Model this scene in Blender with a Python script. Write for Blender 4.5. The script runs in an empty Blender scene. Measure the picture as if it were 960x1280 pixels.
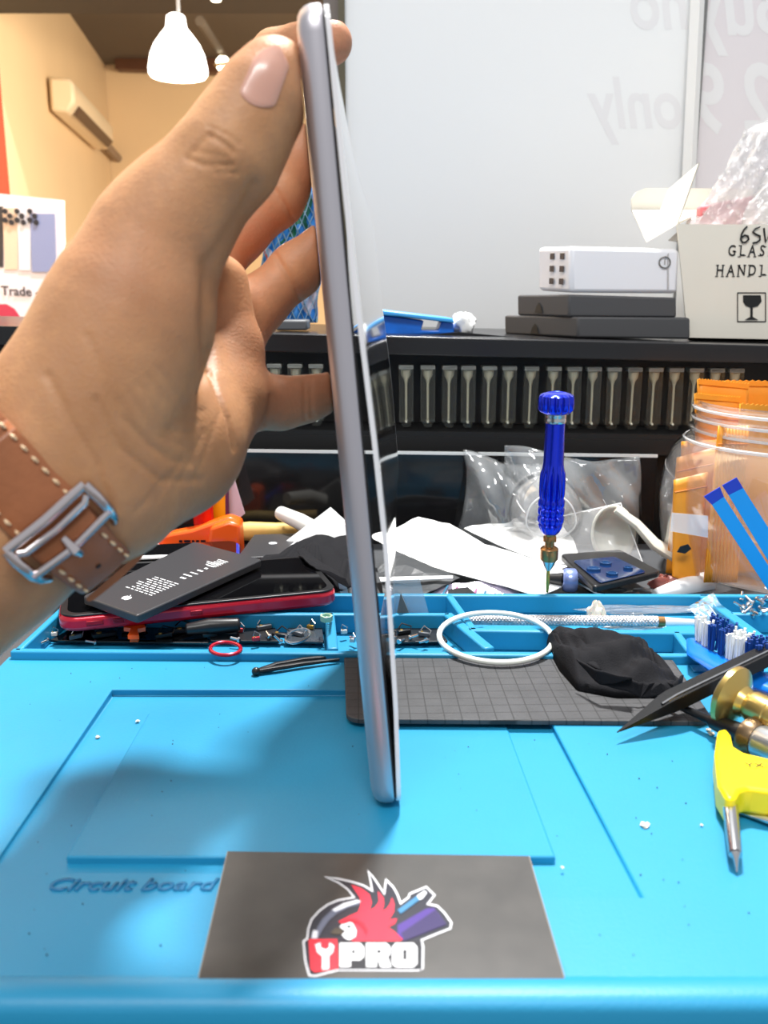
import bpy, bmesh, math, random
import numpy as np
from mathutils import Vector, Matrix, Euler
from mathutils.bvhtree import BVHTree
random.seed(7); np.random.seed(7)
PI = math.pi
scene = bpy.context.scene
COL = scene.collection

# ------------------------------------------------------------ camera
F, PITCH, H = 1150.0, math.radians(13), 0.163      # focal length in px of a 960x1280 frame
CAM = Vector((0, 0, H))
DV = Vector((0, math.cos(PITCH), -math.sin(PITCH)))
UV_ = Vector((0, math.sin(PITCH), math.cos(PITCH)))
RV = Vector((1, 0, 0))
cd = bpy.data.cameras.new('camera'); cam = bpy.data.objects.new('camera', cd); COL.objects.link(cam)
cam.location = CAM; cam.rotation_euler = (PI/2 - PITCH, 0, 0)
cd.sensor_fit = 'VERTICAL'; cd.sensor_height = 36; cd.sensor_width = 27; cd.lens = F/1280*36
cd.clip_start = 0.01; cd.clip_end = 50
cd.dof.use_dof = True; cd.dof.focus_distance = 0.46; cd.dof.aperture_fstop = 17
scene.camera = cam
# ------------------------------------------------------------ light
scene.view_settings.view_transform = 'Standard'; scene.view_settings.look = 'None'
scene.view_settings.gamma = 1; scene.view_settings.use_curve_mapping = False
scene.view_settings.exposure = 0.42
w = bpy.data.worlds.new('world'); scene.world = w; w.use_nodes = True
w.node_tree.nodes['Background'].inputs[0].default_value = (0.93, 0.96, 1, 1)
w.node_tree.nodes['Background'].inputs[1].default_value = 0.44
def area(name, loc, target, sx, sy, power, col=(1, 1, 1)):
    l = bpy.data.lights.new(name, 'AREA'); l.shape = 'RECTANGLE'; l.size = sx; l.size_y = sy
    l.energy = power; l.color = col
    o = bpy.data.objects.new(name, l); COL.objects.link(o); o.location = loc
    o.rotation_euler = (Vector(target) - Vector(loc)).to_track_quat('-Z', 'Y').to_euler()
    return o
area('ceiling_panel_light', (0.14, 1.08, 1.95), (0, .3, 0), 0.20, 0.14, 72, (1, .99, .97))
area('board_fill_light', (-0.2, -0.9, 2.1), (0, .4, 0), 1.2, 0.5, 29, (1, .99, .97))  # unseen fill added behind the camera to brighten the white board and hand
area('warm_wall_fill', (.6, 1.9, .55), (-1.3, 4.0, .4), 0.5, 0.5, 27, (1, .80, .55))  # unseen fill added behind the board to brighten the beige walls

# ------------------------------------------------------------ helpers: pixel of the photograph + one known distance -> point
def ray(px, py): return RV*((px-480)/F) + UV_*((640-py)/F) + DV
def G(px, py, z=0.0):
    r = ray(px, py); return CAM + r*((z-H)/r.z)
def V(px, py, y):
    r = ray(px, py); return CAM + r*(y/r.y)
def A(px, py, a): return CAM + ray(px, py)*a
def S(r, g, b):
    f = lambda c: (c/255/12.92) if c <= 10 else ((c/255+.055)/1.055)**2.4
    return (f(r), f(g), f(b), 1)

# ------------------------------------------------------------ materials
MATS = {}
def mat(name, col, rough=.5, metal=0, bump=0, bscale=400, var=0, vscale=60, spec=.5, emit=0, sss=0, coat=0, stretch=None, trans=0, ior=1.45):
    if name in MATS: return MATS[name]
    m = bpy.data.materials.new(name); m.use_nodes = True; nt = m.node_tree
    b = nt.nodes['Principled BSDF']; I = b.inputs
    I['Base Color'].default_value = col; I['Roughness'].default_value = rough; I['Metallic'].default_value = metal
    I['Specular IOR Level'].default_value = spec; I['Coat Weight'].default_value = coat; I['Coat Roughness'].default_value = .08
    if trans: I['Transmission Weight'].default_value = trans; I['IOR'].default_value = ior
    if emit: I['Emission Color'].default_value = col; I['Emission Strength'].default_value = emit
    if sss:
        I['Subsurface Weight'].default_value = sss; I['Subsurface Radius'].default_value = (1, .35, .2); I['Subsurface Scale'].default_value = .004
    tc = nt.nodes.new('ShaderNodeTexCoord'); src = tc.outputs['Object']
    if stretch:
        mp = nt.nodes.new('ShaderNodeMapping'); mp.inputs['Scale'].default_value = stretch
        nt.links.new(src, mp.inputs[0]); src = mp.outputs[0]
    if bump:
        n = nt.nodes.new('ShaderNodeTexNoise'); n.inputs['Scale'].default_value = bscale; n.inputs['Detail'].default_value = 4
        bp = nt.nodes.new('ShaderNodeBump'); bp.inputs['Strength'].default_value = bump; bp.inputs['Distance'].default_value = .0006
        nt.links.new(src, n.inputs['Vector']); nt.links.new(n.outputs[0], bp.inputs['Height']); nt.links.new(bp.outputs[0], I['Normal'])
    if var:
        n = nt.nodes.new('ShaderNodeTexNoise'); n.inputs['Scale'].default_value = vscale; n.inputs['Detail'].default_value = 5
        mx = nt.nodes.new('ShaderNodeMix'); mx.data_type = 'RGBA'
        rp = nt.nodes.new('ShaderNodeMapRange'); rp.inputs['From Min'].default_value = .3; rp.inputs['From Max'].default_value = .7
        mx.inputs[6].default_value = tuple(min(1, c*(1+var)) for c in col[:3])+(1,)
        mx.inputs[7].default_value = tuple(c*(1-var) for c in col[:3])+(1,)
        nt.links.new(src, n.inputs['Vector']); nt.links.new(n.outputs[0], rp.inputs[0]); nt.links.new(rp.outputs[0], mx.inputs[0])
        nt.links.new(mx.outputs[2], I['Base Color'])
    MATS[name] = m; return m
def clear(name, tint=(1, 1, 1, 1), haze=.0, hazecol=(1, 1, 1, 1), rough=.03, gloss=1.0, bump=0, bscale=90):
    """thin clear plastic: see-through, a fresnel reflection and a little milky haze"""
    if name in MATS: return MATS[name]
    m = bpy.data.materials.new(name); m.use_nodes = True; nt = m.node_tree; nt.nodes.clear()
    out = nt.nodes.new('ShaderNodeOutputMaterial')
    t = nt.nodes.new('ShaderNodeBsdfTransparent'); t.inputs[0].default_value = tint
    g = nt.nodes.new('ShaderNodeBsdfGlossy'); g.inputs['Roughness'].default_value = rough
    fr = nt.nodes.new('ShaderNodeFresnel'); fr.inputs[0].default_value = 1.45
    mu = nt.nodes.new('ShaderNodeMath'); mu.operation = 'MULTIPLY'; mu.inputs[1].default_value = gloss; mu.use_clamp = True
    d = nt.nodes.new('ShaderNodeBsdfDiffuse'); d.inputs[0].default_value = hazecol
    m1 = nt.nodes.new('ShaderNodeMixShader'); m2 = nt.nodes.new('ShaderNodeMixShader')
    m1.inputs[0].default_value = haze
    L = nt.links.new
    ge = nt.nodes.new('ShaderNodeNewGeometry'); io = nt.nodes.new('ShaderNodeMapRange'); io.inputs['To Min'].default_value = 1.45; io.inputs['To Max'].default_value = 1/1.45
    L(ge.outputs['Backfacing'], io.inputs[0]); L(io.outputs[0], fr.inputs[0])
    L(t.outputs[0], m1.inputs[1]); L(d.outputs[0], m1.inputs[2]); L(fr.outputs[0], mu.inputs[0]); L(mu.outputs[0], m2.inputs[0])
    L(m1.outputs[0], m2.inputs[1]); L(g.outputs[0], m2.inputs[2]); L(m2.outputs[0], out.inputs[0])
    if bump:
        tc = nt.nodes.new('ShaderNodeTexCoord'); n = nt.nodes.new('ShaderNodeTexNoise'); n.inputs['Scale'].default_value = bscale
        b = nt.nodes.new('ShaderNodeBump'); b.inputs['Strength'].default_value = bump; b.inputs['Distance'].default_value = .004
        L(tc.outputs['Object'], n.inputs['Vector']); L(n.outputs[0], b.inputs['Height']); L(b.outputs[0], g.inputs['Normal']); L(b.outputs[0], fr.inputs['Normal'])
    MATS[name] = m; return m

# ------------------------------------------------------------ mesh building
class MB:
    def __init__(s): s.v = []; s.f = []
    def add(s, vs, fs):
        n = len(s.v); s.v += [Vector(v) for v in vs]; s.f += [tuple(i+n for i in f) for f in fs]; return s
    def box(s, c, dx, dy, dz):
        """c centre, dx dy dz half-axis vectors"""
        c = Vector(c); dx, dy, dz = Vector(dx), Vector(dy), Vector(dz)
        vs = [c+dx*i+dy*j+dz*k for i in (-1, 1) for j in (-1, 1) for k in (-1, 1)]
        return s.add(vs, [(0, 1, 3, 2), (4, 6, 7, 5), (0, 4, 5, 1), (2, 3, 7, 6), (0, 2, 6, 4), (1, 5, 7, 3)])
    def aabb(s, a, b):
        a, b = Vector(a), Vector(b); h = (b-a)/2
        return s.box((a+b)/2, (h.x, 0, 0), (0, h.y, 0), (0, 0, h.z))
    def prism(s, pts, t):
        """polygon pts, extruded by vector t"""
        pts = [Vector(p) for p in pts]; t = Vector(t); n = len(pts)
        nrm = Vector((0, 0, 0))
        for i in range(n): nrm += pts[i].cross(pts[(i+1) % n])
        if nrm.dot(t) < 0: pts = pts[::-1]
        vs = pts + [p+t for p in pts]
        fs = [tuple(range(n))[::-1], tuple(range(n, 2*n))] + [(i, (i+1) % n, n+(i+1) % n, n+i) for i in range(n)]
        return s.add(vs, fs)
    def tube(s, pts, rad, n=12, closed=False, flat=1.0, up=None, cap=True):
        pts = [Vector(p) for p in pts]; m = len(pts)
        if not hasattr(rad, '__len__'): rad = [rad]*m
        ref = Vector(up) if up else None; vs = []
        prev = None
        for i in range(m):
            if closed: t = pts[(i+1) % m]-pts[i-1]
            else: t = pts[min(i+1, m-1)]-pts[max(i-1, 0)]
            t.normalize()
            if ref is not None: a = ref - t*ref.dot(t)
            elif prev is None:
                q = Vector((0, 0, 1)) if abs(t.z) < .9 else Vector((1, 0, 0)); a = q - t*q.dot(t)
            else: a = prev - t*prev.dot(t)
            a.normalize(); prev = a; b = t.cross(a)
            for k in range(n):
                th = 2*PI*k/n; vs.append(pts[i]+a*(math.cos(th)*rad[i]*flat)+b*(math.sin(th)*rad[i]))
        fs = []
        for i in range(m if closed else m-1):
            for k in range(n):
                j = (i+1) % m
                fs.append((i*n+k, i*n+(k+1) % n, j*n+(k+1) % n, j*n+k))
        if not closed and cap: fs += [tuple(range(n))[::-1], tuple(range((m-1)*n, m*n))]
        return s.add(vs, fs)
    def lathe(s, base, axis, prof, n=24, cap=True):
        """prof: (distance along axis, radius)"""
        base = Vector(base); ax = Vector(axis).normalized()
        q = Vector((0, 0, 1)) if abs(ax.z) < .9 else Vector((1, 0, 0)); a = (q-ax*q.dot(ax)).normalized(); b = ax.cross(a)
        vs = []
        for h, r in prof:
            r = max(r, 1e-6)
            for k in range(n):
                th = 2*PI*k/n; vs.append(base+ax*h+a*(math.cos(th)*r)+b*(math.sin(th)*r))
        fs = [(i*n+k, i*n+(k+1) % n, (i+1)*n+(k+1) % n, (i+1)*n+k) for i in range(len(prof)-1) for k in range(n)]
        if cap: fs += [tuple(range(n))[::-1], tuple(range((len(prof)-1)*n, len(prof)*n))]
        return s.add(vs, fs)
    def grid(s, fn, nu, nv, closeu=False):
        vs = [fn(i/(nu if closeu else nu-1), j/(nv-1)) for i in range(nu) for j in range(nv)]
        fs = [(i*nv+j, ((i+1) % nu)*nv+j, ((i+1) % nu)*nv+j+1, i*nv+j+1) for i in range(nu if closeu else nu-1) for j in range(nv-1)]
        return s.add(vs, fs)
    def ball(s, c, r, n=12, m=7, sc=(1, 1, 1)):
        c = Vector(c); vs = []
        for i in range(m+1):
            ph = PI*i/m
            for k in range(n):
                th = 2*PI*k/n; rr = max(math.sin(ph), 1e-3)
                vs.append(c+Vector((r*rr*math.cos(th)*sc[0], r*rr*math.sin(th)*sc[1], r*math.cos(ph)*sc[2])))
        fs = [(i*n+k, (i+1)*n+k, (i+1)*n+(k+1) % n, i*n+(k+1) % n) for i in range(m) for k in range(n)]
        return s.add(vs, fs)
    def build(s, name, m, parent=None, smooth=None, bevel=0, solid=0, segs=2, sub=0, recenter=True):
        me = bpy.data.meshes.new(name)
        org = Vector((0, 0, 0))
        if parent is None and recenter and s.v:
            lo = Vector([min(v[i] for v in s.v) for i in range(3)]); hi = Vector([max(v[i] for v in s.v) for i in range(3)])
            org = (lo+hi)/2; org.z = lo.z
        me.from_pydata([tuple(v-org) for v in s.v], [], s.f); me.update()
        bm = bmesh.new(); bm.from_mesh(me)
        bmesh.ops.remove_doubles(bm, verts=bm.verts, dist=1e-6)
        if not solid: bmesh.ops.recalc_face_normals(bm, faces=bm.faces)
        bm.to_mesh(me); bm.free()
        if m: me.materials.append(m)
        o = bpy.data.objects.new(name, me); COL.objects.link(o)
        if parent is not None:
            o.parent = parent; o.matrix_parent_inverse = world_of(parent).inverted()
        else: o.location = org
        if solid:
            md = o.modifiers.new('solid', 'SOLIDIFY'); md.thickness = solid; md.offset = 0
        if bevel:
            md = o.modifiers.new('bevel', 'BEVEL'); md.width = bevel; md.segments = segs; md.limit_method = 'ANGLE'; md.angle_limit = math.radians(40)
        if sub:
            md = o.modifiers.new('sub', 'SUBSURF'); md.levels = sub; md.render_levels = sub
        if smooth is None: smooth = True
        if smooth:
            me.shade_smooth() if hasattr(me, 'shade_smooth') else None
            try: me.set_sharp_from_angle(angle=math.radians(40))
            except Exception: pass
        return o
def world_of(o):
    m = o.matrix_basis.copy()
    p = o.parent
    if p is not None: m = world_of(p) @ o.matrix_parent_inverse @ m
    return m
def tag(o, label=None, cat=None, group=None, kind=None):
    if label: o['label'] = label
    if cat: o['category'] = cat
    if group: o['group'] = group
    if kind: o['kind'] = kind
    return o
def thing(name, loc, label, cat, group=None):
    o = bpy.data.objects.new(name, None); COL.objects.link(o); o.location = loc; o.empty_display_size = .01
    return tag(o, label, cat, group)
def struct(name, mb, m, parent=None, **k):
    o = mb.build(name, m, parent, **k)
    if parent is None: o['kind'] = 'structure'
    return o
def copy_thing(o, loc=None, label=None, rot=None):
    c = o.copy(); COL.objects.link(c)
    if loc is not None: c.location = loc
    if rot is not None: c.rotation_euler = rot
    if label: c['label'] = label
    for ch in list(o.children):
        d = ch.copy(); COL.objects.link(d); d.parent = c
        for g in list(ch.children):
            e = g.copy(); COL.objects.link(e); e.parent = d
    return c
def text_mb(body, P, X, Y, size, depth=.0001, shear=0, align='CENTER', bold=0, sx=1.0):
    """flat lettering at P with x axis X and y axis Y"""
    cu = bpy.data.curves.new('t', 'FONT'); cu.body = body; cu.size = 1; cu.align_x = align; cu.align_y = 'CENTER'; cu.shear = shear
    cu.offset = bold; cu.resolution_u = 4
    ob = bpy.data.objects.new('t', cu); COL.objects.link(ob)
    dg = bpy.context.evaluated_depsgraph_get(); me = bpy.data.meshes.new_from_object(ob.evaluated_get(dg))
    X = Vector(X).normalized(); Y = Vector(Y).normalized(); N = X.cross(Y)
    P = Vector(P)
    mb = MB()
    bm = bmesh.new(); bm.from_mesh(me)
    bmesh.ops.remove_doubles(bm, verts=bm.verts, dist=1e-4)
    vs = [P+X*(v.co.x*size*sx)+Y*(v.co.y*size)+N*depth for v in bm.verts]
    bm.verts.index_update()
    mb.add(vs, [tuple(v.index for v in f.verts) for f in bm.faces])
    bm.free(); bpy.data.objects.remove(ob); bpy.data.curves.remove(cu); bpy.data.meshes.remove(me)
    return mb
def smoothstep(a, b, x):
    t = max(0, min(1, (x-a)/(b-a))); return t*t*(3-2*t)
def rrect(cx, cy, w, h, r, n=5):
    pts = []
    for (sx, sy, a0) in ((1, 1, 0), (-1, 1, 90), (-1, -1, 180), (1, -1, 270)):
        for i in range(n+1):
            a = math.radians(a0+90*i/n); pts.append((cx+sx*(w/2-r)+r*math.cos(a), cy+sy*(h/2-r)+r*math.sin(a)))
    return pts
def slab(corners, t, r=.005, n=5):
    """rounded slab on four 3D corners (bottom face), extruded along its normal by t"""
    a, b, c, d = [Vector(p) for p in corners]; w = (b-a).length; h = (d-a).length
    pts = []
    for (x, y) in rrect(.5*w, .5*h, w, h, r, n):
        u, v = x/w, y/h
        pts.append(a*(1-u)*(1-v)+b*u*(1-v)+c*u*v+d*(1-u)*v)
    nrm = (b-a).cross(d-a).normalized()
    if nrm.z < 0: nrm = -nrm
    return MB().prism(pts, nrm*t)
# ------------------------------------------------------------ the setting
M_white = mat('white_paint', S(236, 238, 238), .5)
fl = MB().aabb((-4, -2.5, -.95), (3.5, 5, -.9)); struct('floor', fl, mat('floor_tiles', S(120, 115, 110), .4))
M_beige = mat('beige_wall', S(240, 214, 176), .8, var=.03, vscale=3)
yc = 4.0
cor = V(147, 300, yc); zc = V(140, 80, yc).z                       # far corner and ceiling height
near = G(93, 20, zc); near.y = max(near.y, 1.6)
dw = (Vector((near.x, near.y, 0))-Vector((cor.x, cor.y, 0))).normalized()
far0 = Vector((cor.x, cor.y, 0))
M_ceil = mat('dark_ceiling', S(96, 88, 80), .8)
struct('wall_back', MB().box((cor.x+2.3, yc+.06, .5), (2.35, 0, 0), (0, .05, 0), (0, 0, 1.45)), M_beige)
struct('wall_left', MB().box(far0+dw*1.6+Vector((0, 0, .5))+Vector((-dw.y, dw.x, 0))*(-.06 if (-dw.y) > 0 else .06), dw*1.6, Vector((dw.y, -dw.x, 0))*.05, (0, 0, 1.45)), M_beige)
struct('ceiling', MB().aabb((cor.x-1.6, 2.36, zc), (1.2, yc+.2, zc+.06)), M_ceil)
# dark beam across the room, brown rail on the far wall, ducts
b0 = V(0, 17, 2.35); struct('trim_1', MB().aabb((b0.x-1.2, 2.2, b0.z), (1.0, 2.35, b0.z+.35)), mat('black_beam', S(38, 33, 32), .6))
r0, r1 = V(146, 78, yc-.06), V(420, 88, yc-.06)
struct('trim_2', MB().box((r0+r1)/2, (r1-r0)/2, (0, .03, 0), (0, 0, .03)), mat('brown_rail', S(96, 62, 44), .5))
d0 = V(235, 20, 2.6); struct('trim_3', MB().tube([V(250, 26, 2.5), V(285, 78, 3.7)], .012), M_ceil)
# red wall at the far left
q0, q1 = V(-120, 500, 1.9), V(21, 500, 1.9)
struct('wall_red', MB().aabb((q0.x, 1.9, -.9), (q1.x, 1.96, 1.6)), mat('red_wall', S(238, 60, 36), .7))
# white frosted board behind the bench, metal posts, dark sill
M_board = mat('frosted_board', S(243, 244, 244), .28, spec=.5)
BY = .93
bl, br = V(432, 415, BY), V(1500, 415, BY)
zt = V(600, -160, BY).z; m1 = V(862, 300, BY).x
struct('wall_glass', MB().aabb((bl.x, BY, -.3), (m1-.004, BY+.02, zt)), M_board)
struct('wall_glass_right', MB().aabb((m1-.003, BY+.004, -.3), (br.x, BY+.024, zt)), mat('frosted_board_mauve', S(230, 224, 227), .28))
M_alu = mat('aluminium', S(205, 208, 210), .3, 1)
tp, bp_ = V(872, 0, BY-.01), V(859, 260, BY-.01)
struct('trim_4', MB().tube([tp+(tp-bp_)*1.2, bp_+(bp_-tp)*2], .0065, 4), mat('white_post', S(245, 245, 243), .35))
struct('trim_5', MB().aabb((m1-.012, BY-.004, -.3), (m1+.0, BY+.03, zt)), mat('grey_post', S(120, 120, 120), .4))
fx0, fx1 = V(404, 60, BY+.01).x, V(432, 60, BY+.01).x
struct('trim_6', MB().aabb((fx0, BY+.02, -.3), (fx1, BY+.05, zt)), mat('taupe_frame', S(120, 110, 104), .5))
struct('trim_7', MB().aabb((fx1-.006, BY-.006, -.3), (fx1, BY+.02, zt)), mat('olive_edge', S(88, 80, 58), .5))
# reversed lettering seen through the frosted film
M_ghost = mat('ghost_letters', S(204, 202, 204), .3)
M_ghost2 = mat('ghost_letters_pale', S(236, 235, 236), .3)
ws = bpy.data.objects['wall_glass']; ws2 = bpy.data.objects['wall_glass_right']
for t, px, py, h, par, mm, yy in (('only', 800, 132, 78, ws, M_ghost2, BY-.0002), ('9', 893, 128, 105, ws2, M_ghost2, BY+.0038),
                              ('2', 956, 128, 105, ws2, M_ghost2, BY+.0038), ('no', 828, 6, 80, ws, M_ghost2, BY-.0002), ('Buy', 935, 8, 95, ws2, M_ghost2, BY+.0038)):
    c = V(px, py, yy); sc = h/1150*BY
    text_mb(t, c, (-1, 0, 0), (0, 0, 1), sc, bold=.02, shear=.25, sx=.8, depth=0).build('lettering', mm, par)

# ------------------------------------------------------------ workbench, mat
M_bench = mat('bench_grey', S(70, 72, 75), .5)
wb = thing('workbench', (0, .5, -.9), 'dark grey workbench under the blue repair mat', 'table')
MB().aabb((-.55, .1, -.03), (.75, .655, -.0085)).build('tabletop', M_bench, wb, bevel=.002)
for x in (-.5, .7):
    for y in (.15, .63): MB().aabb((x-.025, y-.025, -.9), (x+.025, y+.025, -.03)).build('leg', M_bench, wb)

M_mat = mat('blue_silicone', S(30, 137, 180), .45, bump=.12, bscale=900, var=.03, vscale=25, spec=.45)
rm = thing('repair_mat', (0, .34, -.0085), 'bright blue silicone repair mat with moulded trays and a sunken panel', 'mat')
L0 = G(20, 812, 0); yf = G(480, 1243, 0).y
dm = Vector((-.0255, 1, 0))
xl = lambda y: L0.x+(y-L0.y)*dm.x
xr = lambda y: L0.x+.46+(y-L0.y)*dm.x
yr = G(480, 821, 0).y                       # front side of the tray rim
yb = G(700, 741, .004).y+.002
def P4(pts, z): return [Vector((p.x, p.y, z)) for p in pts]
TRZ = -.0065
MB().prism([(xl(yf), yf, -.0085), (xr(yf), yf, -.0085), (xr(yb), yb, -.0085), (xl(yb), yb, -.0085)], (0, 0, -.0085-2*TRZ*0-(-.0085)+.002)).build('tray_floor', M_mat, rm)
R = [G(140, 862), G(668, 862), G(803, 1122), G(-35, 1122)]
zf = [-.0030, -.0030, -.0010, -.0010]
O = [Vector((xl(yr), yr, 0)), Vector((xr(yr), yr, 0)), Vector((xr(yf), yf, 0)), Vector((xl(yf), yf, 0))]
mb = MB()
fr = [Vector((r.x, r.y, 0)) for r in R]; fb = [Vector((r.x, r.y, z)) for r, z in zip(R, zf)]
ob = [Vector((o.x, o.y, TRZ)) for o in O]
mb.add(O+fr+fb+ob, [(0, 1, 5, 4), (1, 2, 6, 5), (2, 3, 7, 6), (3, 0, 4, 7), (4, 5, 9, 8), (5, 6, 10, 9), (6, 7, 11, 10), (7, 4, 8, 11), (8, 9, 10, 11),
                    (0, 1, 13, 12), (1, 2, 14, 13), (2, 3, 15, 14), (3, 0, 12, 15)])
mb.build('work_surface', M_mat, rm, bevel=.0005)
# raised lip along the front
mb = MB(); n = 12
prof = [(-.0062, 0.0), (-.0045, .0008), (-.002, .0012), (.001, .0010), (.003, 0), (.0042, -.002), (.0045, -.0085), (-.0062, -.0085)]
pl = [Vector((xl(yf), yf-a, b)) for a, b in prof]
mb.prism(pl, (xr(yf)-xl(yf), 0, 0)).build('front_lip', M_mat, rm)
I_ = [(G(185, 885), -.0022), (G(628, 885), -.0022), (G(695, 1070, .0015), .0013), (G(82, 1070, .0015), .0013)]
bt = [Vector((p.x, p.y, -.0045)) for p, z in I_]; tt = [Vector((p.x, p.y, z)) for p, z in I_]
MB().add(bt+tt, [(3, 2, 1, 0), (4, 5, 6, 7), (0, 1, 5, 4), (1, 2, 6, 5), (2, 3, 7, 6), (3, 0, 4, 7)]).build('raised_panel', M_mat, rm, bevel=.0007)
# embossed words, shading of the relief put into a darker blue
c = G(163, 1107, -.0004)
text_mb('Circuit board', c, (1, 0, 0), (0, 1, 0), .0078, shear=.25, sx=1.12, depth=.0001, bold=.012).build('lettering', mat('embossed_shade_blue', S(20, 110, 158), .5), rm, solid=.0006)
fr_ = [G(48, 1092, -.0006), G(300, 1092, -.0006), G(300, 1123, -.0006), G(40, 1123, -.0006)]
MB().prism(P4(fr_, -.0009), (0, 0, .0004)).build('name_plate', M_mat, rm)
for i, (x0, x1) in enumerate(((760, 800), (815, 850), (862, 905), (915, 950))):
    MB().prism(P4([G(x0, 1205), G(x1, 1205), G(x1+4, 1222), G(x0+2, 1222)], 0), (0, 0, .00025)).build('ruler_mark', M_mat, rm)
MB().prism(P4([G(700, 1196), G(1000, 1196), G(1010, 1232), G(712, 1232)], -.0001), (0, 0, .00025)).build('ruler_strip', M_mat, rm)
# tray rims
RZ = .004
def beam(name, a, b, wd=.0036, z0=TRZ, z1=RZ, a_z=None):
    a = G(a[0], a[1], z1); b = G(b[0], b[1], z1); d = (b-a); L = d.length; d.normalize(); nn = Vector((-d.y, d.x, 0))*wd/2
    m = MB(); e = d*wd*.3
    m.prism([Vector((p.x, p.y, z0)) for p in (a-e-nn, b+e-nn, b+e+nn, a-e+nn)], (0, 0, z1-z0))
    return m.build(name, M_mat, rm, bevel=.0009)
beam('tray_rim', (18, 812), (1130, 820), .0045)
beam('tray_rim', (22, 812), (95, 744))
beam('tray_rim', (95, 742), (1050, 744), .0045)
beam('tray_divider', (412, 766), (416, 809), .005)
beam('tray_rim', (120, 766), (560, 767), .004)
beam('tray_divider', (560, 767), (610, 808), .0055)
beam('tray_rim', (588, 786), (880, 790), .005)
beam('tray_divider', (562, 744), (592, 786), .004)
beam('tray_divider', (880, 744), (968, 808), .006)
beam('tray_divider', (846, 790), (862, 812), .004)
beam('tray_rim', (915, 766), (1060, 768), .004)
for i in range(9):     # small moulded ridges of the screw sorter
    r_, c_ = divmod(i, 3)
    px, py = 862+c_*34+r_*12, 833+r_*13
    a = G(px, py, .0012)
    mm = MB(); mm.prism(P4([G(px, py), G(px+26, py+1), G(px+32, py+9), G(px+5, py+8)], 0), (0, 0, .0009))
    mm.build('moulded_pad', M_mat, rm, bevel=.0003)

# ------------------------------------------------------------ grid mat and card
def gridmat_material():
    m = mat('grid_rubber', S(62, 62, 64), .55, bump=.25, bscale=700, var=.18, vscale=70)
    nt = m.node_tree; b = nt.nodes['Principled BSDF']; old = b.inputs['Base Color'].links[0].from_socket
    tc = nt.nodes.new('ShaderNodeTexCoord'); mp = nt.nodes.new('ShaderNodeMapping'); mp.inputs['Rotation'].default_value = (0, 0, -.03)
    br_ = nt.nodes.new('ShaderNodeTexBrick'); br_.offset = 0; br_.inputs['Scale'].default_value = 1
    for k, v in (('Brick Width', .0068), ('Row Height', .0068), ('Mortar Size', .00028), ('Mortar Smooth', .3)): br_.inputs[k].default_value = v
    br_.inputs['Mortar'].default_value = S(26, 26, 27)
    nt.links.new(tc.outputs['Object'], mp.inputs[0]); nt.links.new(mp.outputs[0], br_.inputs['Vector'])
    nt.links.new(old, br_.inputs['Color1']); nt.links.new(old, br_.inputs['Color2']); nt.links.new(br_.outputs[0], b.inputs['Base Color'])
    return m
gm = slab([G(433, 905), G(893, 908), G(838, 826), G(430, 822)], .0022, .006).build('grid_mat', gridmat_material(), bevel=.0004)
tag(gm, 'black rubber pad with a fine square grid lying across the back of the blue mat', 'mat')

def card_z(py): t = (py-1064)/(1246-1064); return .0016*(1-t)+.0002*t
cq = [(285, 1064), (661, 1070), (712, 1245), (243, 1246)]
def CP(px, py, dz=0): return G(px, py, card_z(py)+.0005+dz)
cm = MB().prism([CP(x, y)-Vector((0, 0, .0005)) for x, y in cq], (0, 0, .0005))
card = thing('business_card', (CP(480, 1150)-Vector((0, 0, .0005))), 'glossy black business card with a red rooster head and tools emblem', 'card')
cm.build('card_sheet', mat('card_black', S(58, 55, 52), .3, var=.22, vscale=90, spec=.8, coat=.3), card)
MB().prism([CP(x, y)-Vector((0, 0, .0006)) for x, y in ((284, 1063), (662, 1069), (714, 1247), (241, 1248))], (0, 0, .0003)).build('card_edge', mat('card_core', S(150, 135, 115), .7), card)
def LG(x, y, k): return CP(370+x/4.571, 1080+y/4.571, .00006*k)
def logo(name, pts, col, k, rough=.3):
    m = mat('print_%d_%d_%d' % col, S(*col), rough, coat=.2)
    MB().prism([LG(x, y, k) for x, y in pts], (0, 0, .00004)).build(name, m, card)
outer = [(160, 72), (240, 80), (330, 100), (390, 120), (430, 145), (420, 90), (408, 32), (450, 80), (502, 160), (506, 120), (512, 82), (560, 130), (585, 175), (600, 218), (640, 188), (645, 168), (745, 126), (798, 178), (760, 226), (810, 236), (850, 275), (893, 335), (885, 372), (800, 405), (722, 438), (730, 470), (728, 600), (700, 612), (240, 610), (110, 644), (72, 640), (50, 560), (38, 440), (60, 425), (66, 370), (85, 315), (130, 265), (180, 228), (240, 203), (325, 188), (290, 145), (240, 110)]
def inset(p, d):
    n = len(p); out = []
    for i in range(n):
        a, b, c = Vector(p[i-1]), Vector(p[i]), Vector(p[(i+1) % n])
        n1 = Vector(((b-a).y, -(b-a).x)).normalized(); n2 = Vector(((c-b).y, -(c-b).x)).normalized()
        nn = n1+n2; nn = nn/max(nn.length, .01); kk = d/max(.45, nn.dot(n1))
        out.append((b.x-nn.x*kk, b.y-nn.y*kk))
    return out
logo('emblem_outline', outer, (236, 236, 240), 1)
logo('emblem_ground', inset(outer, 9), (40, 40, 50), 2)
logo('emblem_arc', [(105, 420), (118, 370), (150, 315), (200, 268), (260, 235), (340, 212), (365, 215), (365, 232), (300, 248), (235, 282), (185, 325), (150, 375), (125, 425)], (96, 100, 118), 3)
logo('emblem_arc', [(205, 262), (270, 225), (350, 205), (372, 215), (300, 240), (225, 272)], (225, 228, 235), 4)
logo('emblem_arc', [(88, 425), (98, 378), (125, 382), (120, 425)], (210, 212, 220), 4)
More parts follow.
